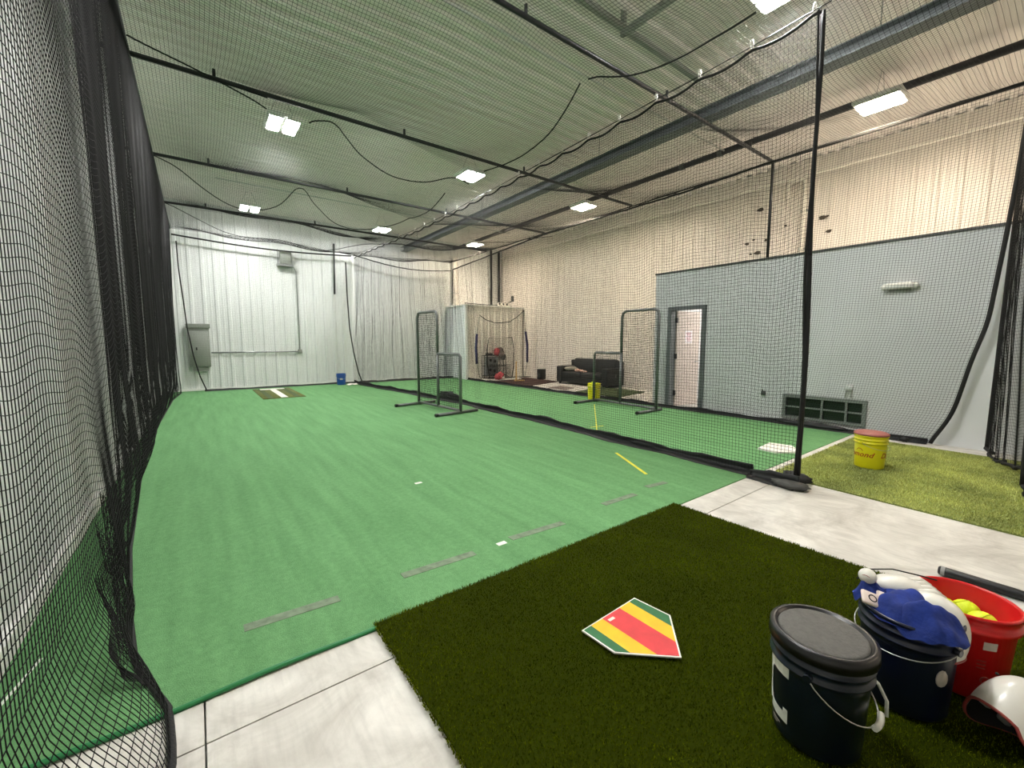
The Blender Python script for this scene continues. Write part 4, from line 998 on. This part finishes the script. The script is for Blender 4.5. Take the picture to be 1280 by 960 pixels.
# wire ball cart with gear
ct = thing('wire_cart', 'grey wire ball cart with gear on its top shelf', 'cart', (8.62, 13.31, .012)); cw, cd, ch = 1.0, .16, .88
for x in (0, cw * .72, cw):
    for y in (0, cd): MB().tube([(x, y, .04), (x, y, ch)], .012, 6).build('post', 'elec_dark', ct)
for z in (.12, .48, ch):
    sh = MB().tube([(0, 0, z), (cw, 0, z), (cw, cd, z), (0, cd, z)], .011, 6, closed=True).build('shelf_rim', 'elec_dark', ct)
    for x in np.linspace(.06, cw - .06, 12): MB().tube([(x, 0, z), (x, cd, z)], .005, 5).build('shelf_wire', 'elec_dark', sh)
for (x0, x1, z0, z1, nm) in ((.10, .66, .13, .46, 'grey crate on the lower shelf of the wire cart'), (.12, .66, .50, .84, 'grey crate on the middle shelf of the wire cart')):
    bx_ = thing('storage_crate', nm, 'crate', (8.62 + x0, 13.31 + .02, .012 + z0)); MB().rbox(0, x1 - x0, 0, .12, 0, z1 - z0, .02, 2).build('body', 'crate_grey', bx_)
    for k in range(2): MB().lathe([(0, .004), (.05, .004), (.06, 0)], 16, M=Matrix.Translation((.18 + .2 * k, -.002, .2 - .04 * k)) @ Matrix.Rotation(PI / 2, 4, 'X')).build('handle_hole', 'plastic_black', bx_)
rh = thing('catcher_gear', 'red and brown catcher gear piled on the wire cart', 'gear', (9.28, 13.36, .90)); lump((-.05, 0, .13), (.13, .08, .14), 1, .3).build('mask', 'gear_red', rh)
lump((.10, -.02, .17), (.11, .07, .12), 6, .35).build('shin_guard', 'mat_rug', rh)
lump((.13, -.03, .06), (.14, .08, .15), 3).build('chest_pad', 'mat_rug', rh); lump((.22, -.05, -.06), (.09, .05, .13), 5).build('strap_bundle', 'vinyl_grey', rh)
bk = thing('dark_case', 'small dark case on the left end of the wire cart', 'case', (8.86, 13.34, .905)); MB().rbox(-.13, .13, -.05, .05, 0, .075, .015, 2).build('body', 'plastic_black', bk); MB().tube([(-.05, 0, .07), (-.05, 0, .10), (.05, 0, .10), (.05, 0, .07)], .007, 6).build('handle', 'plastic_black', bk)
wp = thing('throw_plate', 'white board lying on the floor under the bow net', 'board', (8.95, 12.55, .02)); MB().rbox(-.45, .75, -.14, .14, 0, .03, .008, 1).build('base', 'plate_white', wp)
rdc = thing('red_gear_bag', 'crumpled red bag on the white board', 'bag', (8.72, 12.50, .05)); lump((-.03, 0, .10), (.13, .12, .11), 2, .4).build('body', 'gear_red', rdc); lump((.05, -.03, .17), (.10, .08, .09), 5, .45).build('open_top', 'gear_red', rdc); lump((.15, -.05, .05), (.07, .06, .06), 3).build('white_flap', 'plate_white', rdc)
te = thing('batting_tee', 'tan batting tee with flat cross base on brown mat', 'tee', (9.02, 11.85, .02))
MB().rbox(-.06, .36, -.04, .04, 0, .03, .006, 1).build('base', 'tee_tan', te); MB().rbox(-.04, .04, -.16, .10, .03, .05, .006, 1).build('cross_base', 'tee_tan', te)
MB().lathe([(.030, .05), (.026, .36), (.020, .37), (.018, .62), (.026, .70), (.024, .70), (0, .62)], 14).build('stem', 'tee_tan', te)
# ---- stuff stored on the closet roof
cr = thing('white_pipe_bundle', 'white pipe fittings stored on the closet roof', 'fittings', (9.75, 13.68, cz + .05))
for k in range(3): MB().tube([(-.2 + .18 * k, -.02, .08), (-.08 + .20 * k, .12, .08 + .03 * k)], .07, 12).build('fitting', 'pvc', cr); 
for k in range(3): MB().lathe([(0, .003), (.04, .003), (.045, 0)], 12, M=Matrix.Translation((-.2 + .18 * k, -.055, .09)) @ Matrix.Rotation(PI / 2, 4, 'X')).build('open_end', 'plastic_black', cr)
rod = thing('long_rod', 'thin grey rod propped across the closet roof', 'rod', (0, 0, 0)); MB().tube([(8.15, 13.9, cz + .12), (9.6, 13.95, cz + .10), (10.45, 13.95, cz + .32)], .018, 6).build('shaft', 'elec_dark', rod)
MB().box(10.38, 10.46, 13.9, 13.98, cz + .3, cz + .52).build('end_block', 'elec_dark', rod)
for k, px in enumerate((614, 623.5)):
    q_ = on_y(px, 350, 15.0); o = MB().tube([(q_.x, 15.0, cz + .05), (q_.x, 15.0, 5.2)], .05 if k else .045, 10).build('vent_pipe', None); o.data.materials.append(MATS['steel_black'])
    tag(o, ('left dark vent pipe rising above the closet', 'right dark vent pipe rising above the closet')[k], 'pipe')
ch_ = thing('flue_duct', 'pale tapered duct leaning up the back wall beside closet', 'duct', (8.3, 14.88, cz + .05)); MB().lathe([(.14, 0), (.10, 1.6), (.09, 1.9), (0, 1.9)], 14).build('tube', 'pvc', ch_); MB().lathe([(.15, .5), (.15, .53), (.13, .54)], 14).build('collar', 'conduit', ch_)

# ================================================================== ON THE WALLS
YW = YB - .012
ep = thing('electrical_panel', 'grey electrical panel box on the back wall', 'electrical panel', (.05, YW, .70))
MB().rbox(-.25, .25, -.20, 0, .0, 1.12, .012, 2).build('body', 'elec_grey', ep); MB().rbox(-.235, .235, -.215, -.2, .03, 1.02, .008, 1).build('door', 'elec_grey', ep)
MB().rbox(-.28, .28, -.24, 0, 1.10, 1.22, .012, 2).build('hood', 'elec_grey', ep); MB().box(-.08, -.05, -.235, -.215, .48, .56).build('latch', 'plastic_black', ep); MB().box(-.18, .18, -.16, 0, -.12, 0).build('cable_trough', 'elec_grey', ep)
cd_ = thing('wall_conduit', 'thin conduit from electrical panel up to the wall unit', 'conduit', (0, YW - .03, 0))
MB().tube([(.32, 0, 1.10), (2.62, 0, 1.10)], .018, 8).build('run', 'galv', cd_); MB().tube([(2.66, 0, 1.12), (2.66, 0, 3.62), (2.60, -.05, 3.74), (2.45, -.08, 3.80)], .014, 8).build('riser', 'galv', cd_); MB().rbox(2.60, 2.72, -.04, .03, 1.04, 1.17, .008, 1).build('junction_box', 'elec_grey', cd_)
for x in (.9, 1.7): MB().box(x, x + .03, -.022, .03, 1.075, 1.125).build('strap', 'galv', cd_)
wu = thing('wall_unit', 'grey boxed unit on a bracket high on the back wall', 'wall unit', (2.36, YW, 3.74))
MB().rbox(-.15, .15, -.26, 0, .07, .46, .01, 1).build('body', 'elec_grey', wu); MB().box(.15, .16, -.22, -.02, .10, .42).build('vent', 'plastic_black', wu); MB().box(-.24, .20, -.28, 0, .0, .06).build('bracket', 'galv', wu); MB().tube([(-.2, -.1, .06), (-.2, -.1, .52)], .012, 6).build('rod', 'galv', wu)
o = MB().tube([(3.80, YW - .05, 3.0), (3.84, YW - .05, 4.65)], .028, 8).build('drop_pipe', 'elec_dark'); tag(o, 'short dark pipe hanging high on the back wall', 'pipe')
el = thing('emergency_light', 'white emergency light high on the grey partition', 'light', (XO - .01, 1.60, 2.17)); MB().rbox(-.10, 0, -.15, .15, 0, .085, .02, 2).build('body', 'plastic_white', el)
for s in (-1, 1): MB().lathe([(0, .05), (.03, .05), (.042, .03), (.035, 0), (0, 0)], 14, M=Matrix.Translation((-.03, s * .165, .04)) @ Matrix.Rotation(-PI / 2, 4, 'Y')).build('lamp_head', 'plastic_white', el)
MB().box(-.05, -.0, -.12, .12, -.03, 0).build('base', 'elec_grey', el)
q_ = on_x(955, 490, XO); ol = thing('wall_valve', 'small dark valve low on the grey partition beside divider edge', 'valve', (XO - .009, q_.y, q_.z - .05)); MB().rbox(-.05, 0, -.03, .03, 0, .07, .008, 1).build('body', 'elec_dark', ol); MB().tube([(-.03, 0, .05), (-.03, .02, .10)], .010, 6).build('lever', 'elec_dark', ol)
q_ = on_x(1062, 486, XO); ob = thing('outlet_box', 'pale blue grey outlet box above the low window', 'outlet', (XO - .009, q_.y, q_.z - .02)); MB().rbox(-.06, 0, -.05, .05, 0, .09, .008, 1).build('body', 'panel_grey', ob)
for s in (-1, 1): MB().tube([(-.025, s * .035, 0), (-.025, s * .04, -.12)], .010, 6).build('leg', 'conduit', ob)
pv = thing('pvc_riser', 'cream plastic pipe with a hooked top on right wall', 'pipe', (XR - .08, 0, 0)); a_ = on_x(1008, 222, XR - .08); b_ = on_x(988, 213, XR - .08)
MB().tube([(0, a_.y, ZO + .04), (0, a_.y, a_.z - .08), (0, a_.y + .05, a_.z), (0, b_.y - .05, a_.z), (0, b_.y, a_.z - .06), (0, b_.y, a_.z - .35)], .045, 10).build('tube', 'pvc', pv)
for z in (3.4, 4.2): MB().box(-.02, .08, a_.y - .06, a_.y + .06, z, z + .04).build('strap', 'galv', pv)
for k, (px, py) in enumerate(((942, 300), (934, 305), (951, 262), (938, 318), (958, 300), (1028, 272), (1034, 270), (1036, 289), (947, 316), (982, 282))):
    q_ = on_x(px, py, XR - .02); s = .035 + .02 * (k % 3)
    o = MB().add([(XR - .0185, q_.y + s * math.cos(t) * (1 + .3 * math.sin(3 * t + k)), q_.z + s * .6 * math.sin(t)) for t in np.linspace(0, 2 * PI, 11)[:-1]], [tuple(range(10))]).build('scuff', 'scuff', wr)

bpy.context.view_layer.update()
